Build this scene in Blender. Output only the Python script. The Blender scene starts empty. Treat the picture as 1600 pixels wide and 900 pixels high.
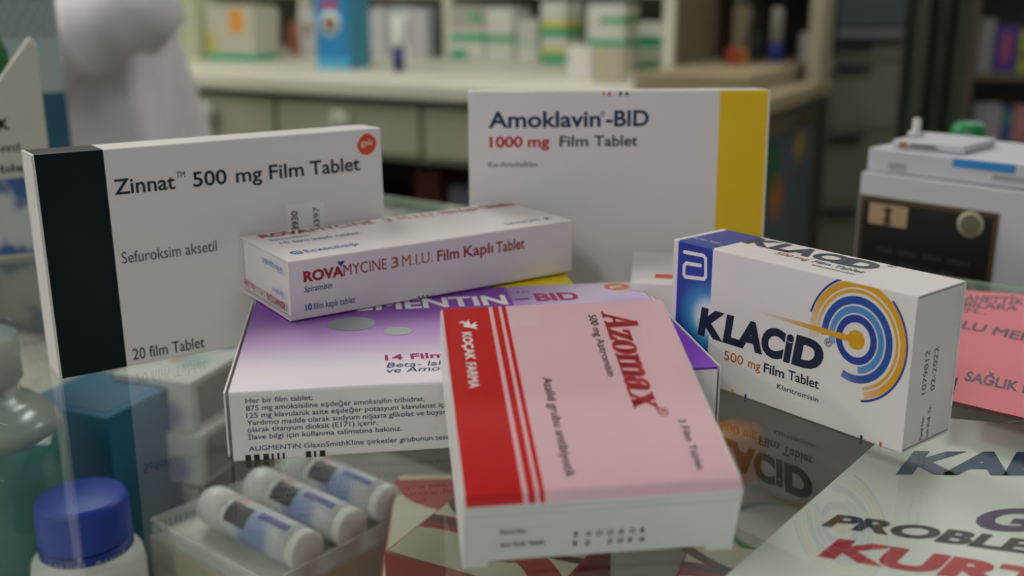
import bpy, bmesh, math, random
from mathutils import Vector, Matrix
random.seed(7)
S = bpy.context.scene
COL = S.collection
PI = math.pi

# ------------------------------------------------------------------ camera
FPX, PITCH, ROLL, CAMH = 1650.9, math.radians(15.656), math.radians(-0.0845), 0.1285
fwd = Vector((0, math.cos(PITCH), -math.sin(PITCH)))
r0 = Vector((1, 0, 0)); u0 = r0.cross(fwd)
RT = math.cos(ROLL) * r0 + math.sin(ROLL) * u0
UP = -math.sin(ROLL) * r0 + math.cos(ROLL) * u0
cd = bpy.data.cameras.new('camera'); cam = bpy.data.objects.new('camera', cd); COL.objects.link(cam)
cam.matrix_world = Matrix(((RT.x, UP.x, -fwd.x, 0), (RT.y, UP.y, -fwd.y, 0), (RT.z, UP.z, -fwd.z, CAMH), (0, 0, 0, 1)))
cd.sensor_width = 36; cd.lens = 36 * FPX / 1600; cd.clip_start = .01; cd.clip_end = 60
cd.dof.use_dof = True; cd.dof.focus_distance = .332; cd.dof.aperture_fstop = 8.5
S.camera = cam

# ------------------------------------------------------------------ world, exposure
S.view_settings.view_transform = 'Standard'; S.view_settings.look = 'None'
S.view_settings.gamma = 1; S.view_settings.use_curve_mapping = False
S.view_settings.exposure = 0.0
W = bpy.data.worlds.new('ambient_fill'); S.world = W; W.use_nodes = True  # even ambient fill, added for the unbuilt side behind the camera
W.node_tree.nodes['Background'].inputs[0].default_value = (.80, .90, 1.0, 1)
W.node_tree.nodes['Background'].inputs[1].default_value = .26
LAMP = 20.0                      # strength of the ceiling lamp diffusers
LAMP_COLOR = (1.0, .965, .93)

# ------------------------------------------------------------------ helpers
def lin(h):
    h = h.lstrip('#'); v = [int(h[i:i+2], 16) / 255 for i in (0, 2, 4)]
    return tuple(x / 12.92 if x <= .04045 else ((x + .055) / 1.055) ** 2.4 for x in v)

def on(px, py, z=0.0):
    """point of the horizontal plane z that photo pixel (px, py) looks at"""
    d = fwd + RT * ((px - 800) / FPX) - UP * ((py - 450) / FPX)
    return Vector((0, 0, CAMH)) + d * ((z - CAMH) / d.z)

def dep(px, py, t):
    """point at optical distance t on the line of sight of a photo pixel"""
    return Vector((0, 0, CAMH)) + (fwd + RT * ((px - 800) / FPX) - UP * ((py - 450) / FPX)) * t

MATS = {}
def mat(name, color, rough=.5, spec=.5, metal=0, var=.04, scale=60, trans=0, coat=0, bump=0):
    if name in MATS: return MATS[name]
    if isinstance(color, str): color = lin(color)
    m = bpy.data.materials.new(name); m.use_nodes = True; nt = m.node_tree
    b = nt.nodes['Principled BSDF']
    b.inputs['Roughness'].default_value = rough; b.inputs['Specular IOR Level'].default_value = spec
    b.inputs['Metallic'].default_value = metal
    if trans: b.inputs['Transmission Weight'].default_value = trans
    if coat: b.inputs['Coat Weight'].default_value = coat; b.inputs['Coat Roughness'].default_value = .1
    b.inputs['Base Color'].default_value = (*color, 1)
    if var or bump:
        tc = nt.nodes.new('ShaderNodeTexCoord'); n = nt.nodes.new('ShaderNodeTexNoise')
        n.inputs['Scale'].default_value = scale; n.inputs['Detail'].default_value = 3
        nt.links.new(tc.outputs['Object'], n.inputs['Vector'])
        if var:
            mx = nt.nodes.new('ShaderNodeMix'); mx.data_type = 'RGBA'
            mx.inputs['A'].default_value = (*[c * (1 - var) for c in color], 1)
            mx.inputs['B'].default_value = (*[min(1, c * (1 + var)) for c in color], 1)
            nt.links.new(n.outputs['Fac'], mx.inputs['Factor']); nt.links.new(mx.outputs['Result'], b.inputs['Base Color'])
        if bump:
            bp = nt.nodes.new('ShaderNodeBump'); bp.inputs['Strength'].default_value = bump; bp.inputs['Distance'].default_value = .001
            nt.links.new(n.outputs['Fac'], bp.inputs['Height']); nt.links.new(bp.outputs['Normal'], b.inputs['Normal'])
    MATS[name] = m
    return m

class NT:
    """small node-graph writer"""
    def __init__(s, m): s.m = m; s.nt = m.node_tree; s.b = s.nt.nodes['Principled BSDF']
    def xyz(s):
        tc = s.nt.nodes.new('ShaderNodeTexCoord'); sp = s.nt.nodes.new('ShaderNodeSeparateXYZ')
        s.nt.links.new(tc.outputs['Object'], sp.inputs[0]); return sp.outputs[0], sp.outputs[1], sp.outputs[2]
    def ma(s, op, a, b=0.0, clamp=False):
        n = s.nt.nodes.new('ShaderNodeMath'); n.operation = op; n.use_clamp = clamp
        for i, v in enumerate((a, b)):
            if isinstance(v, (int, float)): n.inputs[i].default_value = v
            else: s.nt.links.new(v, n.inputs[i])
        return n.outputs[0]
    def ramp01(s, x, lo, hi):
        n = s.nt.nodes.new('ShaderNodeMapRange'); n.interpolation_type = 'SMOOTHSTEP'
        s.nt.links.new(x, n.inputs['Value']); n.inputs['From Min'].default_value = lo; n.inputs['From Max'].default_value = hi
        return n.outputs['Result']
    def mix(s, f, a, b):
        n = s.nt.nodes.new('ShaderNodeMix'); n.data_type = 'RGBA'
        if isinstance(f, (int, float)): n.inputs['Factor'].default_value = f
        else: s.nt.links.new(f, n.inputs['Factor'])
        for k, v in (('A', a), ('B', b)):
            if isinstance(v, tuple): n.inputs[k].default_value = (*v, 1)
            else: s.nt.links.new(v, n.inputs[k])
        return n.outputs['Result']
    def inside(s, x, lo, hi):
        return s.ma('MULTIPLY', s.ma('GREATER_THAN', x, lo), s.ma('LESS_THAN', x, hi))
    def out(s, c): s.nt.links.new(c, s.b.inputs['Base Color'])

def bandmat(name, base, bands, rough=.4, spec=.5, coat=0):
    """printed board: bands = [(colour, [(axis, lo, hi) ...])] in the carton's own metres"""
    m = bpy.data.materials.new(name); m.use_nodes = True; g = NT(m)
    g.b.inputs['Roughness'].default_value = rough; g.b.inputs['Specular IOR Level'].default_value = spec
    if coat: g.b.inputs['Coat Weight'].default_value = coat; g.b.inputs['Coat Roughness'].default_value = .12
    ax = g.xyz(); c = base
    for col, conds in bands:
        f = None
        for a, lo, hi in conds:
            k = g.inside(ax[a], lo, hi); f = k if f is None else g.ma('MULTIPLY', f, k)
        c = g.mix(f, c, col)
    if not isinstance(c, tuple): g.out(c)
    else: g.b.inputs['Base Color'].default_value = (*c, 1)
    return m

class MB:
    """collects pieces into one bmesh"""
    def __init__(s): s.bm = bmesh.new(); s.mats = []
    def mi(s, m):
        if m not in s.mats: s.mats.append(m)
        return s.mats.index(m)
    def poly(s, pts, m):
        vs = [s.bm.verts.new(p) for p in pts]
        f = s.bm.faces.new(vs); f.material_index = s.mi(m); return f
    def box(s, lo, hi, m, M=None):
        (x0, y0, z0), (x1, y1, z1) = lo, hi
        P = [(x0,y0,z0),(x1,y0,z0),(x1,y1,z0),(x0,y1,z0),(x0,y0,z1),(x1,y0,z1),(x1,y1,z1),(x0,y1,z1)]
        v = [s.bm.verts.new((M @ Vector(p)) if M else p) for p in P]; k = s.mi(m)
        for q in ((0,3,2,1),(4,5,6,7),(0,1,5,4),(1,2,6,5),(2,3,7,6),(3,0,4,7)):
            s.bm.faces.new([v[i] for i in q]).material_index = k
        return s
    def prism(s, pts2, z0, z1, m):
        k = s.mi(m); n = len(pts2)
        a = [s.bm.verts.new((x, y, z0)) for x, y in pts2]; b = [s.bm.verts.new((x, y, z1)) for x, y in pts2]
        s.bm.faces.new(a[::-1]).material_index = k; s.bm.faces.new(b).material_index = k
        for i in range(n): s.bm.faces.new((a[i], a[(i+1)%n], b[(i+1)%n], b[i])).material_index = k
        return s
    def loft(s, rings, m, cap=True, closed=True):
        k = s.mi(m); R = [[s.bm.verts.new(p) for p in r] for r in rings]; n = len(R[0])
        for a, b in zip(R, R[1:]):
            for i in range(n if closed else n - 1):
                f = s.bm.faces.new((a[i], a[(i+1)%n], b[(i+1)%n], b[i])); f.material_index = k; f.smooth = True
        if cap:
            s.bm.faces.new(R[0][::-1]).material_index = k; s.bm.faces.new(R[-1]).material_index = k
        return s
    def lathe(s, prof, m, n=40, M=None, cap=True):
        rings = []
        for r, z in prof:
            ring = [Vector((max(r, 1e-5) * math.cos(2*PI*i/n), max(r, 1e-5) * math.sin(2*PI*i/n), z)) for i in range(n)]
            rings.append([M @ p for p in ring] if M else ring)
        return s.loft(rings, m, cap=cap)
    def tube(s, path, rad, m, n=10):
        path = [Vector(p) for p in path]; rings = []
        if isinstance(rad, (int, float)): rad = [rad] * len(path)
        prev = None
        for i, p in enumerate(path):
            t = (path[min(i+1, len(path)-1)] - path[max(i-1, 0)]).normalized()
            a = prev - t * prev.dot(t) if prev else (Vector((0, 0, 1)).cross(t) if abs(t.z) < .9 else Vector((1, 0, 0)).cross(t))
            a.normalize(); prev = a; b = t.cross(a)
            rings.append([p + (a * math.cos(2*PI*j/n) + b * math.sin(2*PI*j/n)) * rad[i] for j in range(n)])
        return s.loft(rings, m)
    def build(s, name, parent=None, bevel=0, seg=2, recalc=True):
        if recalc: bmesh.ops.recalc_face_normals(s.bm, faces=s.bm.faces[:])
        if bevel:
            es = [e for e in s.bm.edges if len(e.link_faces) == 2 and e.calc_face_angle(0) > .6]
            bmesh.ops.bevel(s.bm, geom=es, offset=bevel, segments=seg, affect='EDGES', profile=.6)
        me = bpy.data.meshes.new(name); s.bm.to_mesh(me); s.bm.free()
        for m in s.mats: me.materials.append(m)
        o = bpy.data.objects.new(name, me); COL.objects.link(o)
        if parent: o.parent = parent
        return o

def tag(o, label, cat, group=None, kind=None):
    if label: o['label'] = label
    if cat: o['category'] = cat
    if group: o['group'] = group
    if kind: o['kind'] = kind
    return o
def thing(name, label, cat, loc=(0, 0, 0), rot=(0, 0, 0), group=None):
    o = bpy.data.objects.new(name, None); COL.objects.link(o); o.empty_display_size = .02
    o.location = loc; o.rotation_euler = rot
    return tag(o, label, cat, group)
def struct(name, mb, **k):
    o = mb.build(name, **k); o['kind'] = 'structure'; return o

def rotm(yaw, tilt, roll=0):
    """box axes: yaw about z, then leaning back by tilt, then roll"""
    return Matrix.Rotation(yaw, 4, 'Z') @ Matrix.Rotation(-tilt, 4, 'X') @ Matrix.Rotation(roll, 4, 'Y')

# ---- lettering -----------------------------------------------------------------
_tx = {}
def glyphs(s, bold=0.0, shear=0.0):
    key = (s, bold, shear)
    if key in _tx: return _tx[key]
    c = bpy.data.curves.new('t', 'FONT'); c.body = s; c.size = 1; c.offset = bold; c.shear = shear; c.resolution_u = 4
    o = bpy.data.objects.new('t', c); COL.objects.link(o)
    dg = bpy.context.evaluated_depsgraph_get(); dg.update()
    me = bpy.data.meshes.new_from_object(o.evaluated_get(dg))
    V = [(v.co.x, v.co.y) for v in me.vertices]; F = [tuple(p.vertices) for p in me.polygons]
    bpy.data.objects.remove(o); bpy.data.curves.remove(c); bpy.data.meshes.remove(me)
    x0 = min(v[0] for v in V); x1 = max(v[0] for v in V)
    r = ([(x - x0, y) for x, y in V], F, x1 - x0); _tx[key] = r
    return r
def put_text(mb, m, s, O, U, V, width, cap, bold=0.0, shear=0.0, capunit=.682):
    """write s from O along U (unit), letters rising along V; width and capital height in metres"""
    smear = bold if ('M' in s and bold > 0) else 0
    if smear:
        sw = width / glyphs(s, 0, shear)[2]
        for dx in (-.6, 0, .6):
            for dy in (-.5, 0, .5): put_text(mb, m, s, O + U * (dx * smear * sw) + V * (dy * smear * cap / .682) + U.cross(V) * (dx * 3e-6 + dy * 8e-6), U, V, width, cap, 0, shear, capunit)
        return
    vs, fs, w = glyphs(s, bold, shear); sx = width / w; sy = cap / (capunit + bold)
    k = mb.mi(m); vv = [mb.bm.verts.new(O + U * (x * sx) + V * ((y + bold * .5) * sy)) for x, y in vs]
    for f in fs:
        try: mb.bm.faces.new([vv[i] for i in f]).material_index = k
        except ValueError: pass
EPS = .00009
class Face:
    """a printed face of a carton: origin, across, up"""
    def __init__(s, L, D, H, which, e=EPS):
        L, D, H = L, D, H
        O, U, V = {'front': ((0, -e, 0), (1, 0, 0), (0, 0, 1)), 'top': ((0, 0, H + e), (1, 0, 0), (0, 1, 0)),
                   'right': ((L + e, 0, 0), (0, 1, 0), (0, 0, 1)), 'left': ((-e, D, 0), (0, -1, 0), (0, 0, 1))}[which]
        s.O, s.U, s.V = Vector(O), Vector(U), Vector(V); s.N = s.U.cross(s.V)
    def at(s, u, v, lift=0): return s.O + s.U * (u * .001) + s.V * (v * .001) + s.N * (lift * .001)
    def text(s, mb, m, t, u, v, w, cap, bold=0.0, shear=0.0, rot=0, capunit=.682):
        a = math.radians(rot); U = s.U * math.cos(a) + s.V * math.sin(a); V = s.V * math.cos(a) - s.U * math.sin(a)
        put_text(mb, m, t, s.at(u, v), U, V, w * .001, cap * .001, bold, shear, capunit)
    def poly(s, mb, m, pts, lift=0): mb.poly([s.at(u, v, lift) for u, v in pts], m)
    def ell(s, mb, m, u, v, ru, rv, n=40, lift=0): s.poly(mb, m, [(u + ru*math.cos(2*PI*i/n), v + rv*math.sin(2*PI*i/n)) for i in range(n)], lift)
    def arc(s, mb, m, u, v, r0, r1, a0, a1, ku=1.0, n=64, lift=0, clip=None, box=None):
        for i in range(n):
            a = math.radians(a0 + (a1 - a0) * i / n); b = math.radians(a0 + (a1 - a0) * (i + 1) / n)
            P = [(u + ku*r*math.cos(t), v + r*math.sin(t)) for r, t in ((r0, a), (r1, a), (r1, b), (r0, b))]
            if clip: P = [(min(x, clip[0]), min(y, clip[1])) for x, y in P]
            if box: P = [(max(box[0], min(x, box[2])), max(box[1], min(y, box[3]))) for x, y in P]
            s.poly(mb, m, P, lift)
    def stroke(s, mb, m, pts, w, lift=0):
        for (a, b), (c, d) in zip(pts, pts[1:]):
            l = math.hypot(c - a, d - b); nx, ny = -(d - b) / l * w / 2, (c - a) / l * w / 2
            s.poly(mb, m, [(a - nx, b - ny), (c - nx, d - ny), (c + nx, d + ny), (a + nx, b + ny)], lift)
        for a, b in pts: s.ell(mb, m, a, b, w / 2, w / 2, 12, lift + .004)

def one(face, parent, name, m, *a, label=None, **k):
    mb = MB(); face.text(mb, m, *a, **k); o = mb.build(name, parent)
    if label: o['label'] = label
    return o

# ---- folding cartons ------------------------------------------------------------
def sleeve(L, D, H, axis, m, r=.0007, t=.0005):
    """four-panel carton sleeve, open at both ends of `axis`"""
    A, B = (D, H) if axis == 'x' else (L, H); ln = L if axis == 'x' else D
    def loop(o, rr):
        P = []
        for cx, cy, a in ((A - o - rr, o + rr, -90), (A - o - rr, B - o - rr, 0), (o + rr, B - o - rr, 90), (o + rr, o + rr, 180)):
            for i in range(4):
                q = math.radians(a + 30 * i); P.append((cx + rr * math.cos(q), cy + rr * math.sin(q)))
        return P
    out, inn = loop(0, r), loop(t, max(r - t, .0001))
    w = (lambda p, s: (s, p[0], p[1])) if axis == 'x' else (lambda p, s: (p[0], s, p[1]))
    mb = MB(); k = mb.mi(m)
    vo = [[mb.bm.verts.new(w(p, s)) for p in out] for s in (0, ln)]; vi = [[mb.bm.verts.new(w(p, s)) for p in inn] for s in (0, ln)]
    n = len(out)
    for i in range(n):
        j = (i + 1) % n
        for q in ((vo[0][i], vo[0][j], vo[1][j], vo[1][i]), (vi[0][j], vi[0][i], vi[1][i], vi[1][j]),
                  (vo[0][j], vo[0][i], vi[0][i], vi[0][j]), (vo[1][i], vo[1][j], vi[1][j], vi[1][i])):
            f = mb.bm.faces.new(q); f.material_index = k
            if i % 4 != 3: f.smooth = False
    return mb

WHITE = lin('#e9e5e4')
def end_flap(L, D, H, axis, side, m, parent, name='end_flap', g=.0009, dip=.0002):
    """tucked end flap: a board set a hair inside the sleeve's end, hinged to one long edge"""
    mb = MB(); th = .0005
    if axis == 'x':
        x0 = dip if side == 0 else L - dip - th
        mb.box((x0, g, g), (x0 + th, D - g, H - g), m)
    else:
        y0 = dip if side == 0 else D - dip - th
        mb.box((g, y0, g), (L - g, y0 + th, H - g), m)
    return mb.build(name, parent, bevel=.00015, seg=1)

def carton(label, L, D, H, body_m, flap_m, loc, R, axis='x', cat='medicine carton', name='medicine_carton', gap=.0009, dip=.0002):
    t = thing(name, label, cat); t.matrix_world = Matrix.Translation(loc) @ R
    sleeve(L, D, H, axis, body_m).build('sleeve', t)
    end_flap(L, D, H, axis, 0, flap_m, t, g=gap, dip=dip); end_flap(L, D, H, axis, 1, flap_m, t, g=gap, dip=dip)
    return t

# ------------------------------------------------------------------ the room
m_floor = mat('speckled_floor_tile', '#8d8a80', .35, scale=25, var=.1)
m_wall = mat('pale_wall_paint', '#b9b8a8', .8, var=.03, scale=3)
m_ceil = mat('white_ceiling_paint', '#dcdcd6', .8, var=.02, scale=3)
FZ, CZ = -.95, 1.80
struct('floor', MB().box((-4.2, -2.5, FZ - .1), (4.4, 6.6, FZ), m_floor))
struct('ceiling', MB().box((-4.2, -2.5, CZ), (4.4, 6.6, CZ + .1), m_ceil))
struct('wall_back', MB().box((-4.2, 6.5, FZ), (4.4, 6.6, CZ), m_wall))
struct('wall_left', MB().box((-4.3, -2.5, FZ), (-4.2, 6.6, CZ), m_wall))
struct('wall_right', MB().box((4.4, -2.5, FZ), (4.5, 6.6, CZ), m_wall))
struct('baseboard_back', MB().box((-4.2, 6.47, FZ), (4.4, 6.499, FZ + .1), mat('baseboard_paint', '#8f8c80', .5)), bevel=.004)

# ceiling lamps (the room's only lamps; the last added to brighten the far right)
m_diff = bpy.data.materials.new('lamp_diffuser'); m_diff.use_nodes = True
_e = m_diff.node_tree.nodes['Principled BSDF']; _e.inputs['Base Color'].default_value = (.8, .8, .8, 1)
_e.inputs['Emission Color'].default_value = (*LAMP_COLOR, 1); _e.inputs['Emission Strength'].default_value = LAMP
m_house = mat('lamp_housing_enamel', '#d8d8d4', .4)
for i, (x, y) in enumerate(((-1.0, -1.6), (-2.8, -.3), (-2.4, 1.9), (-.9, 2.0), (1.05, 2.05), (-3.4, 4.9), (2.7, 2.7))):
    t = thing('ceiling_light', 'long white fluorescent ceiling light with glowing diffuser', 'lamp', (x, y, CZ - .075), group='fluorescent ceiling lights')
    h = MB(); h.box((-.16, -.64, .03), (.16, .64, .075), m_house)
    for a, b in (((-.16, -.64, 0), (-.145, .64, .03)), ((.145, -.64, 0), (.16, .64, .03)), ((-.145, -.64, 0), (.145, -.625, .03)), ((-.145, .625, 0), (.145, .64, .03))): h.box(a, b, m_house)
    h.build('housing', t, recalc=True)
    MB().box((-.143, -.623, .004), (.143, .623, .02), m_diff).build('diffuser', t)

# ------------------------------------------------------------------ glass display counter
E1 = Vector((.809, -.588, 0)); E2 = Vector((.588, .809, 0))    # along its rear edge, and towards the back
K0 = Vector((-.085, .687, 0))                                  # a point of the rear edge
def ctr(a, b, z=0): return tuple(K0 + E1 * a + E2 * b + Vector((0, 0, z)))
m_glass = bpy.data.materials.new('counter_glass'); m_glass.use_nodes = True
nt = m_glass.node_tree; nt.nodes.clear()
_o = nt.nodes.new('ShaderNodeOutputMaterial'); _mx = nt.nodes.new('ShaderNodeMixShader'); _t = nt.nodes.new('ShaderNodeBsdfTransparent'); _g = nt.nodes.new('ShaderNodeBsdfGlossy')
_lw = nt.nodes.new('ShaderNodeLayerWeight'); _lw.inputs['Blend'].default_value = .5
_p = nt.nodes.new('ShaderNodeMath'); _p.operation = 'POWER'; _p.inputs[1].default_value = 5
_q = nt.nodes.new('ShaderNodeMath'); _q.operation = 'MULTIPLY_ADD'; _q.inputs[1].default_value = 1.15; _q.inputs[2].default_value = .05; _q.use_clamp = True
_t.inputs[0].default_value = (.93, .96, .935, 1); _g.inputs['Roughness'].default_value = .03; _g.inputs[0].default_value = (1, 1, 1, 1)
nt.links.new(_lw.outputs['Facing'], _p.inputs[0]); nt.links.new(_p.outputs[0], _q.inputs[0]); nt.links.new(_q.outputs[0], _mx.inputs[0])
nt.links.new(_t.outputs[0], _mx.inputs[1]); nt.links.new(_g.outputs[0], _mx.inputs[2]); nt.links.new(_mx.outputs[0], _o.inputs[0])
m_glassu = bpy.data.materials.new('counter_glass_underside'); m_glassu.use_nodes = True
nt = m_glassu.node_tree; nt.nodes.clear(); _o = nt.nodes.new('ShaderNodeOutputMaterial'); _t = nt.nodes.new('ShaderNodeBsdfTransparent'); _t.inputs[0].default_value = (.97, .985, .975, 1)
nt.links.new(_t.outputs[0], _o.inputs[0])
m_glassedge = mat('green_glass_edge', '#b9cdb9', .15, trans=.4, var=.02)
m_alu = mat('brushed_aluminium', '#c4c6c2', .35, metal=.8, var=.05)
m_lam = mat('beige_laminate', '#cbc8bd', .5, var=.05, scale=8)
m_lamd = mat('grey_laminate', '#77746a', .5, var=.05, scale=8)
m_dark = mat('dark_unit_board', '#2a2823', .7)  # dark-coloured back, shelf and plinth boards of the shelf unit
SH = -.178
cnt = thing('display_counter', 'glass-topped display counter the medicine cartons stand on', 'counter', (0, 0, 0))
A0, A1, B0 = -.62, .75, -.85
def slab(name, a0, a1, b0, b1, z0, z1, m, bevel=0):
    p = [ctr(a0, b0)[:2], ctr(a1, b0)[:2], ctr(a1, b1)[:2], ctr(a0, b1)[:2]]
    return MB().prism(p, z0, z1, m).build(name, cnt, bevel=bevel)
gt = slab('glass_top', A0, A1, B0, -.0045, -.006, 0, m_glass); gt.data.materials.append(m_glassu)
for f in gt.data.polygons:
    if f.normal.z < .5: f.material_index = 1
slab('glass_edge', A0, A1, -.004, 0, -.006, -.0001, m_glassedge)
slab('rear_rail', A0, A1, -.012, -.001, -.02, -.0065, m_alu, .0015)
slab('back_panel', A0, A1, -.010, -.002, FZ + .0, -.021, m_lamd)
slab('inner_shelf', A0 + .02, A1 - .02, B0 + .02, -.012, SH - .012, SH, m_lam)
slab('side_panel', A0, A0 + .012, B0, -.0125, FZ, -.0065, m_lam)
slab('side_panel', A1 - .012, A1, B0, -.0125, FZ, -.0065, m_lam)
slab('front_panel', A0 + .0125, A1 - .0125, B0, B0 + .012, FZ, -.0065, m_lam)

# fine scratches in the glass
rs = random.Random(11); mb = MB(); m_scr = mat('scratched_glass_line', '#8f968f', .5, var=0)
for i in range(26):
    cx_, cy_ = rs.uniform(-.24, .16), rs.uniform(.20, .46); a_ = rs.uniform(0, PI); l_ = rs.uniform(.008, .045); bend = rs.uniform(-1.2, 1.2); w_ = rs.uniform(.00006, .00014)
    pts = []
    for k_ in range(9):
        pts.append(Vector((cx_, cy_, .00004))); cx_ += math.cos(a_) * l_ / 8; cy_ += math.sin(a_) * l_ / 8; a_ += bend / 8
    for p_, q_ in zip(pts, pts[1:]):
        n_ = Vector((-(q_ - p_).y, (q_ - p_).x, 0)).normalized() * w_; mb.poly((p_ - n_, q_ - n_, q_ + n_, p_ + n_), m_scr)
scr = mb.build('scratches', cnt, recalc=False); scr['kind'] = 'stuff'

def flat_sheet(name, pts, z0, th, m, label, cat, group=None, curl=None):
    """a thin sheet of paper with real thickness"""
    mb = MB(); mb.prism([(p[0], p[1]) for p in pts], z0, z0 + th, m)
    t = thing(name, label, cat, group=group); mb.build('sheet', t, recalc=True)
    return t
m_paper = mat('poster_paper', '#eef0ea', .45, var=.03, scale=20)
m_pink = mat('pink_flyer_paper', lin('#dc7786'), .7, var=.04, scale=30)
m_ink = mat('black_ink', '#2b2a2c', .5, var=0); m_blueink = mat('blue_poster_ink', '#2f4a74', .5, var=0)
m_redink = mat('red_poster_ink', '#c4202a', .5, var=0); m_purink = mat('purple_poster_ink', '#4b2d68', .5, var=0)
ZP = -.0095
pts = [on(1128, 905, ZP), on(1372, 690, ZP), on(1418, 648, ZP), on(1500, 655, ZP), on(1700, 672, ZP)]
pts += [Vector((.34, .19, 0)), Vector((.19, .09, 0)), Vector((.02, .10, 0)), Vector((-.005, .165, 0))]
poster = flat_sheet('poster', pts, ZP - .0002, .0002, m_paper, 'white printed poster under the counter glass, with big blue, black and red words', 'poster')
mb = MB()
def wr(mb, m, s, p0, p1, pt, bold, z, cap=None, capunit=.682):
    a, b, c = on(*p0, z), on(*p1, z), on(*pt, z); U = (b - a); w = U.length; U.normalize(); V = c - a; h = V.length; V.normalize()
    put_text(mb, m, s, a, U, V, w, h, bold, 0, capunit)
ZI = ZP + .0001
wr(mb, m_blueink, 'KAL', (1400, 740), (1634, 742), (1427, 706), .055, ZI)
wr(mb, m_purink, 'G', (1512, 826), (1618, 831), (1540, 793), .05, ZI)
wr(mb, m_ink, 'PROBLE', (1283, 821), (1606, 865), (1309, 804), .045, ZI)
wr(mb, m_redink, 'KURT', (1278, 868), (1640, 926), (1310, 842), .055, ZI)
mb.build('lettering', poster)

ZF = .0017
f1 = flat_sheet('flyer', [on(1470, 447, ZF), on(1660, 460, ZF), on(1690, 640, ZF), on(1460, 575, ZF)], ZF - .0014, .0002, m_pink,
                'pink notice on the glass with rows of slanted black capitals, partly covered by another', 'notice', 'pink notices on the glass')
mb = MB(); z = ZF - .0011
wr(mb, m_ink, 'AHETTİK', (1506, 470), (1600, 477), (1510, 460), .02, z)
wr(mb, m_ink, 'BILARA', (1504, 479), (1590, 486), (1508, 471), .02, z)
wr(mb, m_ink, 'IM...', (1502, 488), (1540, 491), (1506, 481), .02, z)
wr(mb, m_ink, 'LU MER', (1502, 512), (1612, 535), (1509, 501), .04, z)
mb.build('lettering', f1)
f2 = flat_sheet('flyer', [on(1488, 622, ZF), on(1511, 536, ZF), on(1527, 536, ZF), on(1558, 527, ZF), on(1680, 540, ZF), on(1700, 672, ZF)], ZF - .0010, .0002, m_pink,
                'pink notice lying over another on the glass, with one line of bold black capitals', 'notice', 'pink notices on the glass')
mb = MB(); z = ZF - .0007
wr(mb, m_ink, 'SAĞLIK B', (1506, 594), (1610, 616), (1512, 580), .025, z)
mb.build('lettering', f2)
flat_sheet('paper_slip', [Vector(ctr(-.10, -.013)), Vector(ctr(.17, -.013)), Vector(ctr(.17, -.055)), Vector(ctr(-.10, -.055))], -.0095, .0002, mat('pale_slip_paper', '#dbe6da', .6),
           'pale blank paper slip under the glass along the rear edge of the counter', 'paper')

# ------------------------------------------------------------------ cartons on the glass
mm = .001
m_white = mat('white_carton_board', WHITE, .38, var=.02, scale=40)
m_whitein = mat('white_flap_board', lin('#e2dfdc'), .5, var=.03, scale=40)
navy = mat('navy_print', '#14213f', .45, var=0); inkb = mat('blue_black_print', '#23296a', .45, var=0); teal = mat('dark_teal_print', '#0e3350', .45, var=0)
blk = mat('black_print', '#1a1a1c', .45, var=0); gry = mat('grey_print', '#4a474a', .45, var=0)
dkt = mat('deep_green_print', '#0a2228', .45, var=0)
red = mat('red_print', '#c3141c', .4, var=0); dred = mat('dark_red_print', '#9c1420', .4, var=0); crim = mat('crimson_print', '#a8145c', .4, var=0)
org = mat('orange_print', '#b86a22', .4, var=0); bl = mat('blue_print', '#1f3fa0', .4, var=0); lbl = mat('light_blue_print', '#3a6cc0', .4, var=0)
wht = mat('white_print', '#f2efee', .4, var=0); logo_o = mat('logo_orange', '#e0501e', .4, var=0)
gold = mat('gold_print', '#e0a416', .4, var=0)

# --- white carton with dark green band, left
L, D, H = 126.7*mm, 17.9*mm, 77.2*mm
tilt = math.radians(1.5)
zin_m = bandmat('board_dark_green_band', WHITE, [(lin('#02161a'), [(0, .0009, .0226)])], rough=.45, spec=.22)
t = carton('white medicine carton with a dark green end band, standing upright at the left', L, D, H, zin_m, m_white,
           (-.1553, .3408, D * math.sin(tilt)), rotm(math.radians(33.9), tilt))
F = Face(L, D, H, 'front')
mb = MB()
for s, u, w in (('Zinnat', 24.8, 20.8), ('500', 51.9, 12.3), ('mg', 67.6, 9.9), ('Film', 80.3, 13.6), ('Tablet', 96.4, 20.8)):
    F.text(mb, dkt, s, u, 61.5, w, 5.2, .016)
F.text(mb, dkt, 'TM', 46.2, 65.2, 3.1, 2.2)
mb.build('title_lettering', t)
one(F, t, 'small_lettering', gry, 'Sefuroksim aksetil', 24.8, 37.4, 33.6, 4.0, .002); one(F, t, 'small_lettering', gry, '20 film Tablet', 24.9, 2.2, 25.8, 4.1, .006)
mb = MB(); P = []
for i in range(40):
    a = 2*PI*i/40; c, s_ = math.cos(a), math.sin(a)
    P.append((120.6 + 4.1 * c * (1 - .08 * s_), 71.5 + 3.9 * s_ * (1 - .12 * abs(c)) - (.5 if s_ < -.6 else 0) + .35 * c))
F.poly(mb, logo_o, P); lg = mb.build('logo', t); lg['label'] = 'orange rounded logo'
mb = MB(); F.text(mb, wht, 'gsk', 118.0, 70.8, 5.2, 2.4, .0); o = mb.build('logo_lettering', lg); o.location = (0, -.00006, 0)
m_stick = mat('sticker_paper', '#efecea', .55, var=.01)
mb = MB(); F.poly(mb, m_stick, [(86.0, 30), (101.2, 30), (101.2, 51.0), (86.0, 51.2)]); st = mb.build('batch_sticker', t)
mb = MB(); Fs = Face(L, D, H, 'front', EPS * 2); mb.bm.free(); one(Fs, st, 'batch_number', gry, '698930', 90.3, 37.0, 11.6, 2.6, .02, rot=90); one(Fs, st, 'batch_number', gry, '1 50397', 98.9, 35.6, 13.6, 2.3, .01, rot=90)

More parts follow.
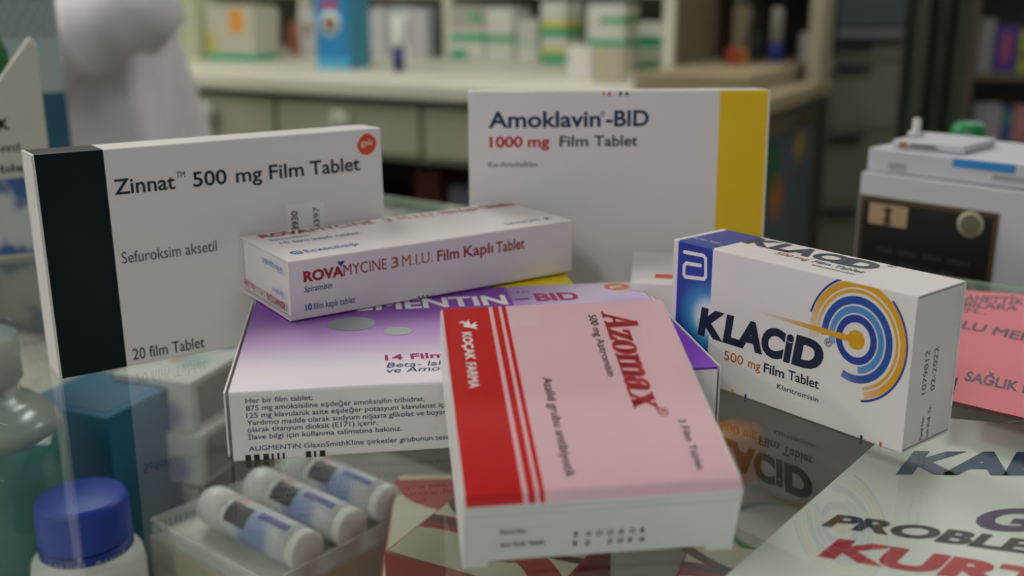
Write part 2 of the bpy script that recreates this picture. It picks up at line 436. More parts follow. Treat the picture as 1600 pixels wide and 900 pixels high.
# --- white carton with yellow band, back
L, D, H = 125.9*mm, 20*mm, 88.1*mm; tilt = math.radians(2.6)
amo_m = bandmat('board_yellow_band', WHITE, [(lin('#efc814'), [(0, .1045, .1252), (1, -.001, .0006)])], rough=.4)
t = carton('tall white medicine carton with a broad yellow band, standing upright behind the others', L, D, H, amo_m, m_white,
           (-.0171, .4352, D * math.sin(tilt)), rotm(math.radians(3.9), tilt))
F = Face(L, D, H, 'front'); mb = MB()
F.text(mb, teal, 'Amoklavin', 7.7, 73.5, 46.8, 6.5, .024); F.text(mb, teal, '-BID', 56.6, 73.6, 18.2, 6.5, .026); F.text(mb, teal, '®', 54.2, 77.6, 2.2, 2.0)
o = mb.build('title_lettering', t)
mb = MB(); F.text(mb, red, '1000', 8.1, 65.4, 13.8, 4.4, .03); F.text(mb, red, 'mg', 24.0, 65.4, 9.2, 4.4, .03); o = mb.build('strength_lettering', t); o['label'] = 'red strength lettering'
mb = MB(); F.text(mb, blk, 'Film', 37.3, 65.4, 12, 4.4, .018); F.text(mb, blk, 'Tablet', 51.8, 65.4, 18.4, 4.4, .018); mb.build('form_lettering', t)
one(F, t, 'small_lettering', gry, 'Ko-Amoksiklav', 7.6, 57.3, 20.6, 2.0, .01)
mb = MB()
for u, m_ in ((55.6, gold), (57.9, red), (62.6, teal), (65.3, blk)):
    F.poly(mb, m_, [(u - .55, 86.2), (u + .55, 86.2), (u + .55, 87.2), (u + .25, 87.9), (u - .25, 87.9), (u - .55, 87.2)])
mb.build('print_register_mark', t)

# --- purple gradient carton lying flat
L, D, H = 141.8*mm, 97.4*mm, 21.1*mm; AUGH = H
m = bpy.data.materials.new('board_purple_gradient'); m.use_nodes = True; g = NT(m); x, y, z = g.xyz()
g.b.inputs['Roughness'].default_value = .36
gr = g.ramp01(y, .012, .085)
gl = g.mix(g.ramp01(y, .010, .050), lin('#efeaf0'), lin('#bf97d2')); gl = g.mix(g.ramp01(y, .045, .085), gl, lin('#7c2cac'))
rt = g.mix(g.ramp01(y, .045, .094), lin('#7e2cc0'), lin('#e2d8ea'))
rt = g.mix(g.ramp01(x, .108, .134), lin('#d9cce8'), rt)
lo = g.mix(g.ramp01(x, .070, .125), gl, rt)
dk = g.mix(g.ramp01(y, .045, .085), gl, lin('#7c2cac'))
cz = g.mix(g.ma('LESS_THAN', x, .0915), lo, dk)
topm = g.ma('GREATER_THAN', z, H - .0008)
g.out(g.mix(topm, lin('#e7e2e3'), cz))
aug = carton('purple and white medicine carton lying flat under two other cartons', L, D, H, m, m_whitein, (-.0791, .2756, 0), rotm(math.radians(8.4), 0), gap=.0012, dip=.0012)
for x_ in (-.0016, L + .0011):
    mb = MB(); mb.box((x_, .0015, .0012), (x_ + .0005, D - .002, H - .0006), m_white); mb.build('loose_flap', aug)
F = Face(L, D, H, 'front'); mb = MB()
for s, v, w, b in (('Her bir film tablet;', 17.65, 18.6, .005), ('875 mg amoksisiline eşdeğer amoksisilin trihidrat,', 15.4, 50.1, .005),
                ('125 mg klavulanik asite eşdeğer potasyum klavulanat içerir.', 13.2, 59.8, .005), ('Yardımcı madde olarak sodyum nişasta glikolat ve boyar madde', 11.0, 63.5, .005),
                ('olarak titanyum dioksit (E171) içerir.', 8.9, 36.4, .005), ('İlave bilgi için kullanma talimatına bakınız.', 6.65, 43.3, .005),
                ('AUGMENTIN GlaxoSmithKline şirketler grubunun tescilli markasıdır.', 3.1, 71.0, .005)):
    F.text(mb, inkb, s, 4.45, v, w, 1.5, b)
mb.build('small_lettering', aug)
mb = MB()
for a, b in ((3.3, 4.9), (5.7, 7.3), (8.3, 9.9), (10.6, 11.2), (12.2, 12.8), (13.7, 14.3), (20.2, 21.7), (22.5, 23.1), (24.1, 25.7)):
    F.poly(mb, blk, [(a, .1), (b, .1), (b, 2.0), (a, 2.0)])
mb.build('bar_mark', aug)
F = Face(L, D, H, 'top'); mb = MB()
F.text(mb, wht, 'AUGMENTIN', 14.5, 73.8, 74.8, 11.6, .05); mb.build('title_lettering', aug)
one(F, aug, 'crimson_lettering', crim, 'BID', 100.3, 75.8, 16.0, 9.8, .035); one(F, aug, 'crimson_lettering', crim, '14 Film Tablet', 44.1, 20.2, 38, 4.9, .02)
mb = MB(); F.poly(mb, mat('violet_print', '#5a2a90', .4, var=0), [(92.6, 78.6), (98, 78.6), (98, 80.2), (92.6, 80.2)]); mb.build('dash', aug)
one(F, aug, 'trade_mark', navy, 'TM', 94.2, 86.8, 5.0, 2.8)
mb = MB(); F.text(mb, inkb, 'Beta- laktamaz', 44.3, 13.6, 30, 4.3, 0, .2); F.text(mb, inkb, 've Amoksisilin', 44.2, 9.0, 29, 4.3, 0, .2); mb.build('italic_lettering', aug)
mb = MB(); F.ell(mb, mat('logo_amber', '#e8842e', .4, var=0), 133.2, 90.6, 4.7, 4.6); lg = mb.build('logo', aug); lg['label'] = 'orange oval logo'
mb = MB(); F.text(mb, wht, 'gsk', 130.4, 89.2, 5.6, 3.2, .03); o = mb.build('logo_lettering', lg); o.location = (0, 0, .00006)
m = bpy.data.materials.new('grey_tablet_picture'); m.use_nodes = True; g = NT(m); x, y, z = g.xyz()
g.out(g.mix(g.ramp01(x, .026, .050), lin('#7d8a8c'), lin('#a9b4b2')))
for u, v, a, b in ((34.1, 58.9, 8.0, 7.6), (49.2, 48.5, 4.6, 4.4)):
    mb = MB(); F.ell(mb, m, u, v, a, b); mb.build('tablet_picture', aug)

# --- slim white carton resting on the purple one
L, D, H = 118*mm, 46*mm, 20.9*mm
rova = carton('slim white medicine carton with red and blue print, resting across the purple carton', L, D, H, m_white, m_white,
              (-.0743, .3398, AUGH + .0004), rotm(math.radians(33.9), 0), gap=.0012, dip=.0009)
F = Face(L, D, H, 'front'); mb = MB()
F.text(mb, dred, 'ROVA', 5.1, 13.1, 14.8, 3.6, .045); F.text(mb, dred, 'MYCINE', 19.8, 13.1, 16.6, 3.9, 0)
mb.build('title_lettering', rova); mb = MB(); F.text(mb, dred, 'Film', 56.9, 12.9, 9.2, 4.1, .016); F.text(mb, dred, 'Kaplı', 68.1, 12.9, 12.8, 4.1, .016); F.text(mb, dred, 'Tablet', 82.3, 12.7, 13.0, 4.1, .016)
mb.build('form_lettering', rova)
mb = MB(); F.text(mb, org, '3', 38.2, 13.1, 2.9, 3.9, .02); F.text(mb, org, 'M.I.U.', 42.5, 13.1, 12.4, 3.9, .006); o = mb.build('strength_lettering', rova); o['label'] = 'orange strength lettering'
mb = MB(); F.poly(mb, bl, [(17.5, 18.4), (20.5, 18.4), (19.0, 16.4)][::-1]); mb.build('blue_triangle', rova)
one(F, rova, 'italic_lettering', inkb, 'Spiramisin', 5.1, 9.6, 10.2, 2.0, .004, .15)
mb = MB(); F.text(mb, bl, '10', 5.2, 3.0, 2.4, 2.3, .03); F.text(mb, inkb, 'film kaplı tablet', 8.2, 3.0, 15.5, 2.3, 0)
mb.build('small_lettering', rova); mb = MB()
for u in (48.6, 50.2, 52.0): F.poly(mb, bl, [(u, .2), (u + .6, .2), (u + .6, 1.2), (u, 1.2)])
mb.build('print_register_mark', rova)
F = Face(L, D, H, 'top'); mb = MB()
F.text(mb, dred, 'ROVA', 5.6, 38, 20, 5.5, .05); F.text(mb, dred, 'MYCINE', 26, 38, 26, 5.5, 0); F.text(mb, dred, 'Film Kaplı Tablet', 82, 38, 30, 5.5, .02); F.text(mb, org, '3 M.I.U.', 57, 38, 23, 5.5, .006); mb.build('top_title_lettering', rova)
mb = MB(); F.text(mb, lbl, 'Spiramisin', 6.5, 31.5, 15, 3.2, 0, .15); F.text(mb, lbl, '10 film kaplı tablet', 8.0, 24.8, 31, 3.4, .006); F.text(mb, lbl, 'Eczacıbaşı', 10.4, 8.6, 20, 4, .01)
F.text(mb, lbl, 'SANOFI', 92, 6.4, 15.5, 3.6, 0); F.poly(mb, bl, [(110, 6), (113, 7.5), (112, 10), (110.5, 9)])
F.arc(mb, lbl, 7.4, 10.2, 1.5, 2.4, 30, 330); F.poly(mb, lbl, [(6.5, 9.8), (9.5, 9.8), (9.5, 10.5), (6.5, 10.5)]); mb.build('top_small_lettering', rova)
mb = MB(); F.poly(mb, mat('brown_print', '#a35a2a', .4, var=0), [(111.5, 38), (117.4, 38), (117.4, 43), (111.5, 43)]); mb.build('orange_patch', rova)
F = Face(L, D, H, 'left'); mb = MB()
F.text(mb, lbl, '10 film kaplı tablet', 40.5, 17.6, 18.5, 2.4, .006, rot=180); F.text(mb, lbl, 'Spiramisin', 40, 8.6, 10, 2.0, 0, rot=180)
F.text(mb, dred, 'ROVAMYCINE', 41, 5.4, 17, 2.7, .03, rot=180); F.text(mb, org, '3 M.I.U.', 22.5, 5.4, 8, 2.7, .004, rot=180); F.text(mb, dred, 'Film Tablet', 13, 5.4, 11, 2.7, .02, rot=180)
mb.build('end_lettering', rova)

# --- red and pink carton leaning on the purple one
L, D, H = 64.1*mm, 76.5*mm, 20.9*mm
RED = lin('#cf1a1e'); PNK = lin('#ecc3cb')
azo_m = bandmat('board_red_and_pink', lin('#dfe0dd'), [
    (PNK, [(2, .0190, .1)]), (RED, [(2, .0190, .1), (0, .0006, .0135)]), (RED, [(2, .0190, .1), (0, .0146, .0163)]), (RED, [(2, .0190, .1), (0, .0172, .0184)]),
    ], rough=.24, coat=.5)
azo = thing('medicine_carton', 'red and pink medicine carton in front, propped against the purple carton', 'medicine carton')
azo.matrix_world = Matrix.Translation((-.0115, .2175, .0002)) @ rotm(math.radians(7.3), math.radians(-17.3), math.radians(-.3))
# shell: the side panels reach lower than the tucked front flap, the top rolls over the front edge
mb = MB(); t_ = .0006; rr = .0030
prof = [(0, H - .0052), (.0002, H - .0032)] + [(rr - rr * math.cos(math.radians(a)) , H - rr + rr * math.sin(math.radians(a))) for a in (0, 18, 36, 54, 72, 90)] + [(D, H)]
k = mb.mi(azo_m); ro = []
for yy, zz in prof: ro.append([mb.bm.verts.new((x_, yy, zz)) for x_ in (0.0005, L - .0005)])
for a, b in zip(ro, ro[1:]):
    f = mb.bm.faces.new((a[0], a[1], b[1], b[0])); f.smooth = True
mb.bm.faces.new((ro[-1][0], ro[-1][1], mb.bm.verts.new((L - .0005, D, H - t_)), mb.bm.verts.new((.0005, D, H - t_))))
top = mb.build('top_panel', azo, recalc=False)
for x_ in (0, L - .0006):
    mb = MB(); mb.prism([(0, 0), (D, 0), (D, H - .0006), (rr, H - .0002), (.0006, H - .0012), (0, H - .0026)], x_, x_ + .0006, m_white)
    for v in mb.bm.verts: v.co = Vector((v.co.z, v.co.x, v.co.y))
    mb.build('side_panel', azo)
mb = MB(); mb.box((.0004, .0012, .0006), (L - .0004, D - .0004, .0012), m_white); mb.build('bottom_panel', azo)
mb = MB(); mb.box((.0008, D - .0008, .0014), (L - .0008, D - .0003, H - .0004), m_white); mb.build('end_flap', azo)
mb = MB(); pr_ = [(.0003, .0), (.0056, .0), (.0060, .0019), (.0578, .0019), (.0580, .0001), (L - .0003, .0001), (L - .0003, H - .0030), (.0003, H - .0030)]
mb.prism(pr_, 0, .0006, mat('front_flap_board', '#dde0dd', .35, var=.02))
for v in mb.bm.verts: v.co = Vector((v.co.x, v.co.z + .0001, v.co.y))
mb.build('front_flap', azo)
F = Face(L, D, H, 'top')
# serif lettering, drawn letter by letter: pieces in em units
def ring(cx, cy, rx, ry, ix, iy, n=26, a0=0, a1=360, dx=0):
    out = []
    for i in range(n):
        a, b = (math.radians(a0 + (a1 - a0) * q / n) for q in (i, i + 1))
        out.append([(cx + rx*math.cos(a), cy + ry*math.sin(a)), (cx + rx*math.cos(b), cy + ry*math.sin(b)), (cx + dx + ix*math.cos(b), cy + iy*math.sin(b)), (cx + dx + ix*math.cos(a), cy + iy*math.sin(a))])
    return out
def rc(x0, y0, x1, y1): return [(x0, y0), (x1, y0), (x1, y1), (x0, y1)]
SERIF = {
 'A': (.66, [[(.04, 0), (.10, 0), (.38, .72), (.33, .72)], [(.29, .72), (.43, .72), (.60, 0), (.43, 0)], rc(.15, .2, .5, .26), rc(-.04, 0, .18, .045), rc(.36, 0, .67, .045)]),
 'z': (.46, [rc(.03, .41, .42, .48), rc(.01, 0, .42, .075), [(.01, .03), (.16, .03), (.42, .45), (.27, .45)], [(.03, .32), (.07, .32), (.12, .42), (.03, .48)], [(.42, .16), (.38, .16), (.32, .06), (.42, 0)]]),
 'o': (.52, ring(.25, .24, .25, .255, .10, .215)),
 'm': (.86, [rc(.06, 0, .20, .44), rc(.36, 0, .50, .36), rc(.66, 0, .80, .36), rc(0, .42, .2, .47), rc(.0, 0, .26, .045), rc(.31, 0, .55, .045), rc(.61, 0, .86, .045)]
        + ring(.35, .34, .15, .145, .03, .09, 12, 0, 170) + ring(.65, .34, .15, .145, .03, .09, 12, 0, 170)),
 'a': (.54, [rc(.28, .05, .42, .36)] + ring(.19, .15, .19, .165, .06, .12) + ring(.24, .34, .18, .145, .07, .10, 14, 0, 165) + ring(.46, .09, .18, .10, .06, .06, 10, 180, 300) + ring(.10, .35, .06, .06, .001, .001)),
 'x': (.54, [[(.03, .46), (.20, .46), (.50, 0), (.33, 0)], [(.03, 0), (.09, 0), (.48, .46), (.42, .46)], rc(-.02, .43, .23, .475), rc(.34, .43, .54, .475), rc(-.04, 0, .16, .045), rc(.27, 0, .55, .045)]),
}
mb = MB(); cur = 0; W_ = sum(SERIF[c][0] for c in 'Azomax'); sc = 41.6 / (W_ - .02)
for i, ch in enumerate('Azomax'):
    for j, P in enumerate(SERIF[ch][1]):
        Q = []
        for x_, y_ in P:
            rd = (cur + x_ + .17 * y_) * sc; up = y_ / .72 * 9.2
            Q.append((44.9 + up, 71.0 - rd))
        for q_ in (-.32, 0, .32): F.poly(mb, red, [(a_, b_ + q_) for a_, b_ in Q], .004 * (j % 5))
    cur += SERIF[ch][0]
mb.build('title_lettering', azo); one(F, azo, 'registered_mark', red, '®', 50.4, 28.6, 3.2, 2.6, 0, rot=-90)
for tx, u_, v_, w_, c_ in (('500 mg Azitromisin', 41.0, 70.3, 28.2, 2.1), ('Azalid grubu antibiyotik', 24.0, 43.0, 37.2, 2.3), ('3 Film Tablet', 54.7, 23.8, 18.2, 1.9)):
    one(F, azo, 'small_lettering', blk, tx, u_, v_, w_, c_, .008, rot=-90)
mb = MB(); F.text(mb, wht, 'KOÇAK', 5.1, 64.6, 12.6, 2.5, .03, rot=-90); F.text(mb, wht, 'FARMA', 5.0, 50.8, 10.6, 2.5, .03, rot=-90); o = mb.build('maker_lettering', azo); o['label'] = 'white maker name'
mb = MB()   # small white bird emblem: body, two raised wings, tail
F.ell(mb, wht, 6.8, 67.6, 1.1, .75); F.poly(mb, wht, [(7.0, 67.2), (9.6, 69.6), (9.0, 68.2), (9.8, 67.6), (8.8, 67.0), (9.6, 65.6), (7.2, 66.8)])
F.poly(mb, wht, [(6.6, 68.2), (7.6, 68.0), (7.4, 70.4), (6.6, 69.4)], .01); F.ell(mb, wht, 5.6, 69.4, .55, .45); F.poly(mb, wht, [(5.0, 69.6), (5.3, 69.2), (4.4, 68.9)]); F.poly(mb, wht, [(6.2, 68.2), (5.4, 69.6), (5.9, 69.8), (6.9, 68.4)], .01); mb.build('bird_emblem', azo)
m_tape = bpy.data.materials.new('clear_seal_tape'); m_tape.use_nodes = True
tn = m_tape.node_tree; b_ = tn.nodes['Principled BSDF']; b_.inputs['Base Color'].default_value = (.95, .95, .95, 1); b_.inputs['Alpha'].default_value = .12; b_.inputs['Roughness'].default_value = .06
mb = MB(); F.poly(mb, m_tape, [(18.4, 66), (26.6, 66), (26.6, 76.3), (18.4, 76.3)], .02); o = mb.build('seal_tape', azo); o['label'] = 'clear glossy seal'
F = Face(L, D, H, 'front', EPS); mb = MB()
F.text(mb, gry, 'Parti No', 8.5, 10.4, 5.8, 1.3, .02); F.text(mb, gry, 'Son Kull. Tarihi', 8.6, 6.3, 10.2, 1.3, .02); mb.build('small_lettering', azo)
mb = MB()
for i, ch in enumerate('1400601'): F.text(mb, gry, ch, 25.6 + i * 2.6, 7.9, 1.3 if ch != '1' else .7, 1.6, 0)
for i, ch in enumerate('12 2016'):
    if ch != ' ': F.text(mb, gry, ch, 25.6 + i * 2.6, 5.0, 1.3 if ch != '1' else .7, 1.6, .01)
mb.build('stamped_number', azo)

# --- white carton with blue band and ring emblem, right
L, D, H = 90.5*mm, 26.1*mm, 47.4*mm
BLU = lin('#1d3f9e')
m = bpy.data.materials.new('board_blue_glow_band'); m.use_nodes = True; g = NT(m); x, y, z = g.xyz(); g.b.inputs['Roughness'].default_value = .36
dx = g.ma('SUBTRACT', x, .0165); dz = g.ma('SUBTRACT', z, .0235)
rad = g.ma('SQRT', g.ma('ADD', g.ma('MULTIPLY', dx, dx), g.ma('MULTIPLY', dz, dz)))
c = g.mix(g.ramp01(rad, .003, .0085), lin('#e6f2f8'), lin('#3f9bd0')); c = g.mix(g.ramp01(rad, .006, .0145), c, BLU)
c = g.mix(g.ma('LESS_THAN', y, .0006), BLU, c)
band = g.inside(x, .0021, .0172)
dn = g.ramp01(z, .003, .012)
c = g.mix(dn, lin('#5f93c8'), c)
g.out(g.mix(g.ma('MULTIPLY', band, g.ma('GREATER_THAN', z, .001)), WHITE, c))
kl = carton('white medicine carton with a blue end band and a gold and blue ring emblem', L, D, H, m, m_white,
            (.0552, .3506, 0), rotm(math.radians(-51), 0))
F = Face(L, D, H, 'front'); mb = MB()
lets = (('K', 12.3, 10.4), ('L', 23.6, 7.0), ('A', 29.6, 10.0), ('C', 39.0, 8.8), ('i', 47.4, 3.6), ('D', 50.6, 11.0))

for s, u, w in (('K', 12.3, 11.3), ('L', 23.2, 7.6), ('A', 28.6, 10.9), ('C', 38.9, 9.2), ('i', 47.6, 3.5), ('D', 50.7, 11.4)): F.text(mb, navy, s, u, 16.9, w, 9.3, .06, .12)

mb.build('title_lettering', kl)
one(F, kl, 'registered_mark', blk, '®', 62.0, 25.6, 2.6, 2.4); mb = MB(); F.text(mb, navy, 'Film', 40.5, 11.0, 8.0, 3.1, .02); F.text(mb, navy, 'Tablet', 50.0, 11.3, 11.3, 3.1, .014); mb.build('form_lettering', kl); one(F, kl, 'small_lettering', navy, 'Klaritromisin', 46.1, 7.0, 15.5, 1.7, .004)
mb = MB(); F.text(mb, org, '500', 24.2, 10.9, 8.0, 3.1, .008); F.text(mb, org, 'mg', 34.2, 10.9, 5.0, 3.1, .008); o = mb.build('strength_lettering', kl); o['label'] = 'orange strength lettering'
mb = MB(); F.stroke(mb, wht, [(4.9, 43.9), (13.3, 44.2), (14.3, 43.4), (14.7, 37.4), (13.9, 36.3), (5.8, 35.4), (5.0, 36.2), (5.1, 39.2), (6.0, 40.2), (12.2, 40.6)], 1.25, .0); o = mb.build('logo', kl); o['label'] = 'white square letter logo'
# ring emblem
def fade(name, c0, lo, hi, axis=0):
    m = bpy.data.materials.new(name); m.use_nodes = True; g = NT(m); a = g.xyz(); g.b.inputs['Roughness'].default_value = .4
    g.out(g.mix(g.ramp01(a[axis], lo, hi), WHITE, c0)); return m
def fade2(name, c0, lo, hi, p, q):   # fades along p*x + q*z
    m = bpy.data.materials.new(name); m.use_nodes = True; g = NT(m); a = g.xyz(); g.b.inputs['Roughness'].default_value = .4
    d = g.ma('ADD', g.ma('MULTIPLY', a[0], p), g.ma('MULTIPLY', a[2], q)); g.out(g.mix(g.ramp01(d, lo, hi), WHITE, c0)); return m
KU = .90; cu, cv = 72.6, 30.1; clip = (90.0, 46.9)
bluep = mat('royal_blue_print', BLU, .4, var=0)
goldf = fade2('gold_fading_print', lin('#e2a51c'), .058 + .018, .072 + .030, 1, 1)
bluef = fade2('blue_fading_print', lin('#1f4fa6'), .056 + .010, .070 + .026, 1, 1)
lbf = fade2('light_blue_fading_print', lin('#4f8fd0'), .060 + .010, .072 + .030, 1, 1)
mb = MB()
F.arc(mb, bluep, cu, cv, 5.3, 7.6, 0, 360, KU); F.arc(mb, lbf, cu, cv, 8.1, 10.2, -80, 200, KU)
F.arc(mb, bluef, cu, cv, 10.8, 13.2, -110, 185, KU); F.arc(mb, goldf, cu, cv, 14.2, 15.2, -75, 190, KU, clip=clip); F.arc(mb, goldf, cu, cv, 15.8, 17.9, -75, 190, KU, clip=clip)
F.arc(mb, bluep, cu, cv, 18.2, 18.9, -78, 50, KU * .98, clip=(90.2, 46.9)); F.arc(mb, bluep, cu, cv, 18.2, 18.9, 112, 165, KU, clip=(90, 46.9))
F.arc(mb, goldf, cu, cv, 0, 3.0, 0, 360, KU); emb = mb.build('ring_emblem', kl)
mb = MB(); F.ell(mb, gold, cu, cv, 2.9, 3.0, lift=.02); F.poly(mb, fade('gold_line_print', lin('#e2a51c'), .033, .060), [(32, 30.3), (71, 28.9), (71, 31.0), (32, 30.7)], .03); o = mb.build('gold_pointer', emb)
mb = MB()
for u, m_ in ((28.6, gold), (34.0, bl), (77.3, blk), (83.7, logo_o)): F.poly(mb, m_, [(u - .4, .15), (u + .4, .15), (u + .4, 1.5), (u - .4, 1.5)])
mb.build('print_register_mark', kl)
F = Face(L, D, H, 'top'); mb = MB()

for s, u, w in (('K', 17.4, 11.0), ('L', 28.0, 7.4), ('A', 33.6, 10.6), ('C', 43.6, 9.0), ('i', 52.2, 3.4), ('D', 55.2, 10.6)): F.text(mb, navy, s, u, 14.2, w, 9.4, .06, .0)
mb.build("top_title_lettering", kl)
one(F, kl, 'registered_mark', blk, '®', 66.4, 22.6, 2.6, 2.4); mb = MB(); F.text(mb, navy, 'Film Tablet', 48.6, 9.4, 18, 3.0, .014); F.text(mb, navy, 'Klaritromisin', 51.0, 6.0, 15, 1.7, 0); mb.build('top_small_lettering', kl)
mb = MB(); F.text(mb, org, '500 mg', 34.4, 9.4, 12.6, 3.0, .008); mb.build('top_strength_lettering', kl)
mb = MB(); F.text(mb, wht, '14 Film Tablet', 2.8, 6.2, 12.0, 1.6, 0); mb.build('top_small_lettering', kl)
F = Face(L, D, H, 'right', -.00012); mb = MB()
F.text(mb, gry, '1079012', 9.9, 16.2, 13.4, 2.2, 0, rot=90); F.text(mb, gry, '02-2022', 14.7, 16.2, 13.4, 2.2, 0, rot=90); F.text(mb, gry, 'Parti No:', 10.8, 1.6, 7.4, 1.5, .01, rot=90); F.text(mb, gry, 'Son Kull. Ta.:', 14.1, 1.3, 10.6, 1.5, .01, rot=90)
mb.build('stamped_number', kl)

# --- half-hidden cartons between them
L, D, H = 60*mm, 40*mm, 20.5*mm
Ma = aug.matrix_world
q = Ma @ Vector((.1185 - L, .0974 + .0012, 0))
t = carton('yellow medicine carton mostly hidden under the far end of the slim white carton', L, D, H,
           bandmat('board_yellow', WHITE, [(lin('#fbe21c'), [(2, .0006, .1)])]), m_white, (q.x, q.y, 0), rotm(math.radians(8.4), 0))
L, D, H = 62*mm, 50*mm, 24*mm
p = on(985, 442, H)
t = carton('plain white medicine carton with an orange dash, tucked behind the blue-banded carton', L, D, H, m_white, m_white, (p.x, p.y, 0), rotm(math.radians(-8), 0))
F = Face(L, D, H, 'top'); mb = MB(); F.poly(mb, logo_o, [(9, 8), (19, 8), (19, 14), (9, 14)]); o = mb.build('orange_dash', t)

# ------------------------------------------------------------------ inside the counter, seen through the glass
def rbox(name, label, P, ux, L, D, H, m, bevel=.0006, group=None, cat='carton', rotx=0):
    """a carton whose bottom front-left corner is P and whose front runs along ux"""
    t = thing(name, label, cat, P, (rotx, 0, math.atan2(ux[1], ux[0])), group)
    return t
def blob_mat(name, base, spots, rough=.4):
    """board with soft printed spots: (colour, (x, y, z), radius, softness)"""
    m = bpy.data.materials.new(name); m.use_nodes = True; g = NT(m); ax = g.xyz(); c = base; g.b.inputs['Roughness'].default_value = rough
    for col, P, r, s in spots:
        q = None
        for a in range(3):
            d = g.ma('SUBTRACT', ax[a], P[a]); d = g.ma('MULTIPLY', d, d); q = d if q is None else g.ma('ADD', q, d)
        c = g.mix(g.ramp01(g.ma('SQRT', q), r, r + s), col, c)
    g.out(c); return m

# stack of white cartons with blue spots
CW = lin('#dcdcd8'); SB = lin('#8f9bba'); SO = lin('#d8a78c')
stk_m = blob_mat('spotted_carton_board', CW, [(lin('#3a4468'), (.018, 0, .020), .0006, .0022), (SB, (.034, 0, .008), .003, .008), (lin('#aab6cc'), (.006, 0, .012), .004, .006), (SO, (.022, .030, .0277), .003, .006), (lin('#5b7fb4'), (.034, .058, .0277), .004, .005), (lin('#a9c2c6'), (.03, .03, .0277), .005, .008)])
base = on(297, 600, -.066); base.z = 0; ux = Vector((-.95, .31, 0)); uxr = -ux
where = ('topmost of the stack', 'second from the top of the stack', 'third from the top of the stack', 'bottom of the stack')
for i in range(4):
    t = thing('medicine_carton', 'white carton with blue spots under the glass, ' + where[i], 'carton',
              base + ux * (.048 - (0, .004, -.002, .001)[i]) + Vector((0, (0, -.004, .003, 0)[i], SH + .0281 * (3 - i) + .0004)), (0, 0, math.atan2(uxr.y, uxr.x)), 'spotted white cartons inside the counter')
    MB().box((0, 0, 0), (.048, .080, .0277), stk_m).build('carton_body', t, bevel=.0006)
    MB().box((.0482, .006, .003), (.0486, .074, .0247), mat('shaded_flap_board', '#8f8c84', .6)).build('end_flap', t, bevel=.0001, seg=1)  # white carton's shaded end, its shade painted in as grey
# blue carton left of the stack
t = thing('carton', 'blue carton under the glass, in front of the dark green banded carton', 'carton', (-.248, .496, SH + .0004), (0, 0, math.radians(-22)))
blue_c = blob_mat('blue_wrapped_board', lin('#2a78a4'), [(lin('#1c5a94'), (.02, 0, .06), .012, .03), (lin('#2f8a9c'), (.05, .0, .03), .01, .03)])
MB().box((0, 0, 0), (.056, .050, .108), blue_c).build('carton_body', t, bevel=.001)
MB().box((.004, .004, .1081), (.052, .046, .1084), mat('pale_blue_label', '#286a92', .5)).build('label_panel', t)
# white bottle with blue cap
bx, by = -.184, .410
t = thing('pill_bottle', 'white plastic bottle with a ribbed blue screw cap, under the glass', 'bottle', (bx, by, SH + .0003))
zc = -.078 - SH
m_bw = mat('white_plastic', '#d9dcd8', .35); m_bc = mat('blue_cap_plastic', '#1f43b4', .4, var=.03); m_bc2 = mat('blue_cap_band', '#1c3a94', .45)
MB().lathe([(0, 0), (.021, 0), (.0232, .002), (.0236, .008), (.0236, zc - .0345), (.0228, zc - .0285), (.020, zc - .0245), (.0165, zc - .0225), (.0165, zc - .0205), (0, zc - .0205)], m_bw, 48).build('bottle_body', t)
MB().lathe([(0, zc - .020), (.0188, zc - .020), (.0192, zc - .019), (.0190, zc - .003), (.0182, zc - .0006), (.0165, zc), (0, zc)], m_bc, 60).build('cap', t)
MB().lathe([(.0168, zc - .0270), (.0194, zc - .0270), (.0195, zc - .0205), (.0168, zc - .0205)], m_bc2, 60).build('tamper_band', t)
mb = MB(); s = 'KORUMA BANDI'
for i, ch in enumerate(s):
    if ch == ' ': continue
    a = math.radians(-118 + 8.6 * i); O = Vector((.01965 * math.cos(a), .01965 * math.sin(a), zc - .0258))
    put_text(mb, mat('pale_cap_lettering', '#a5a9bd', .5, var=0), ch, O, Vector((-math.sin(a), math.cos(a), 0)), Vector((0, 0, 1)), .0022, .0034, .03)
mb.build('cap_lettering', t)
# green bottle
gx, gy = -.236, .436
t = thing('green_bottle', 'translucent green bottle lying under the glass at the far left, red label', 'bottle', (gx, gy, SH + .0003))
m_gr = mat('teal_plastic', '#0b8784', .12, trans=.35, var=.1, coat=.6)
zt = .163
MB().lathe([(0, 0), (.030, 0), (.033, .003), (.033, .045), (.0345, .060), (.0345, .112), (.0335, .118), (0, .118)], m_gr, 48).build('liquid_body', t)
MB().lathe([(0, .1182), (.0335, .1182), (.031, .124), (.024, .131), (.018, .134), (.018, .142), (0, .142)], mat('cloudy_clear_plastic', '#9aa9a2', .25, coat=.3), 48).build('shoulder', t)
MB().lathe([(0, .1423), (.0195, .1423), (.0198, .162), (.018, zt), (0, zt)], mat('pale_grey_cap', '#a9b2ac', .4), 40).build('cap', t)
MB().lathe([(.0332, .018), (.0336, .018), (.0336, .045), (.0332, .045)], mat('silver_grey_label', '#70787a', .5), 48).build('label_band', t)
mb = MB(); rr_ = []
for k_ in range(2): rr_.append([Vector((.0339 * math.cos(math.radians(-110 + 6 * i)), .0339 * math.sin(math.radians(-110 + 6 * i)), .043 + .005 * k_)) for i in range(12)])
mb.loft(rr_, mat('red_label_print', '#9c3a32', .5), cap=False, closed=False); mb.build('red_stripe', t)
t['label'] = 'translucent green bottle with a grey and red label under the glass, far left'

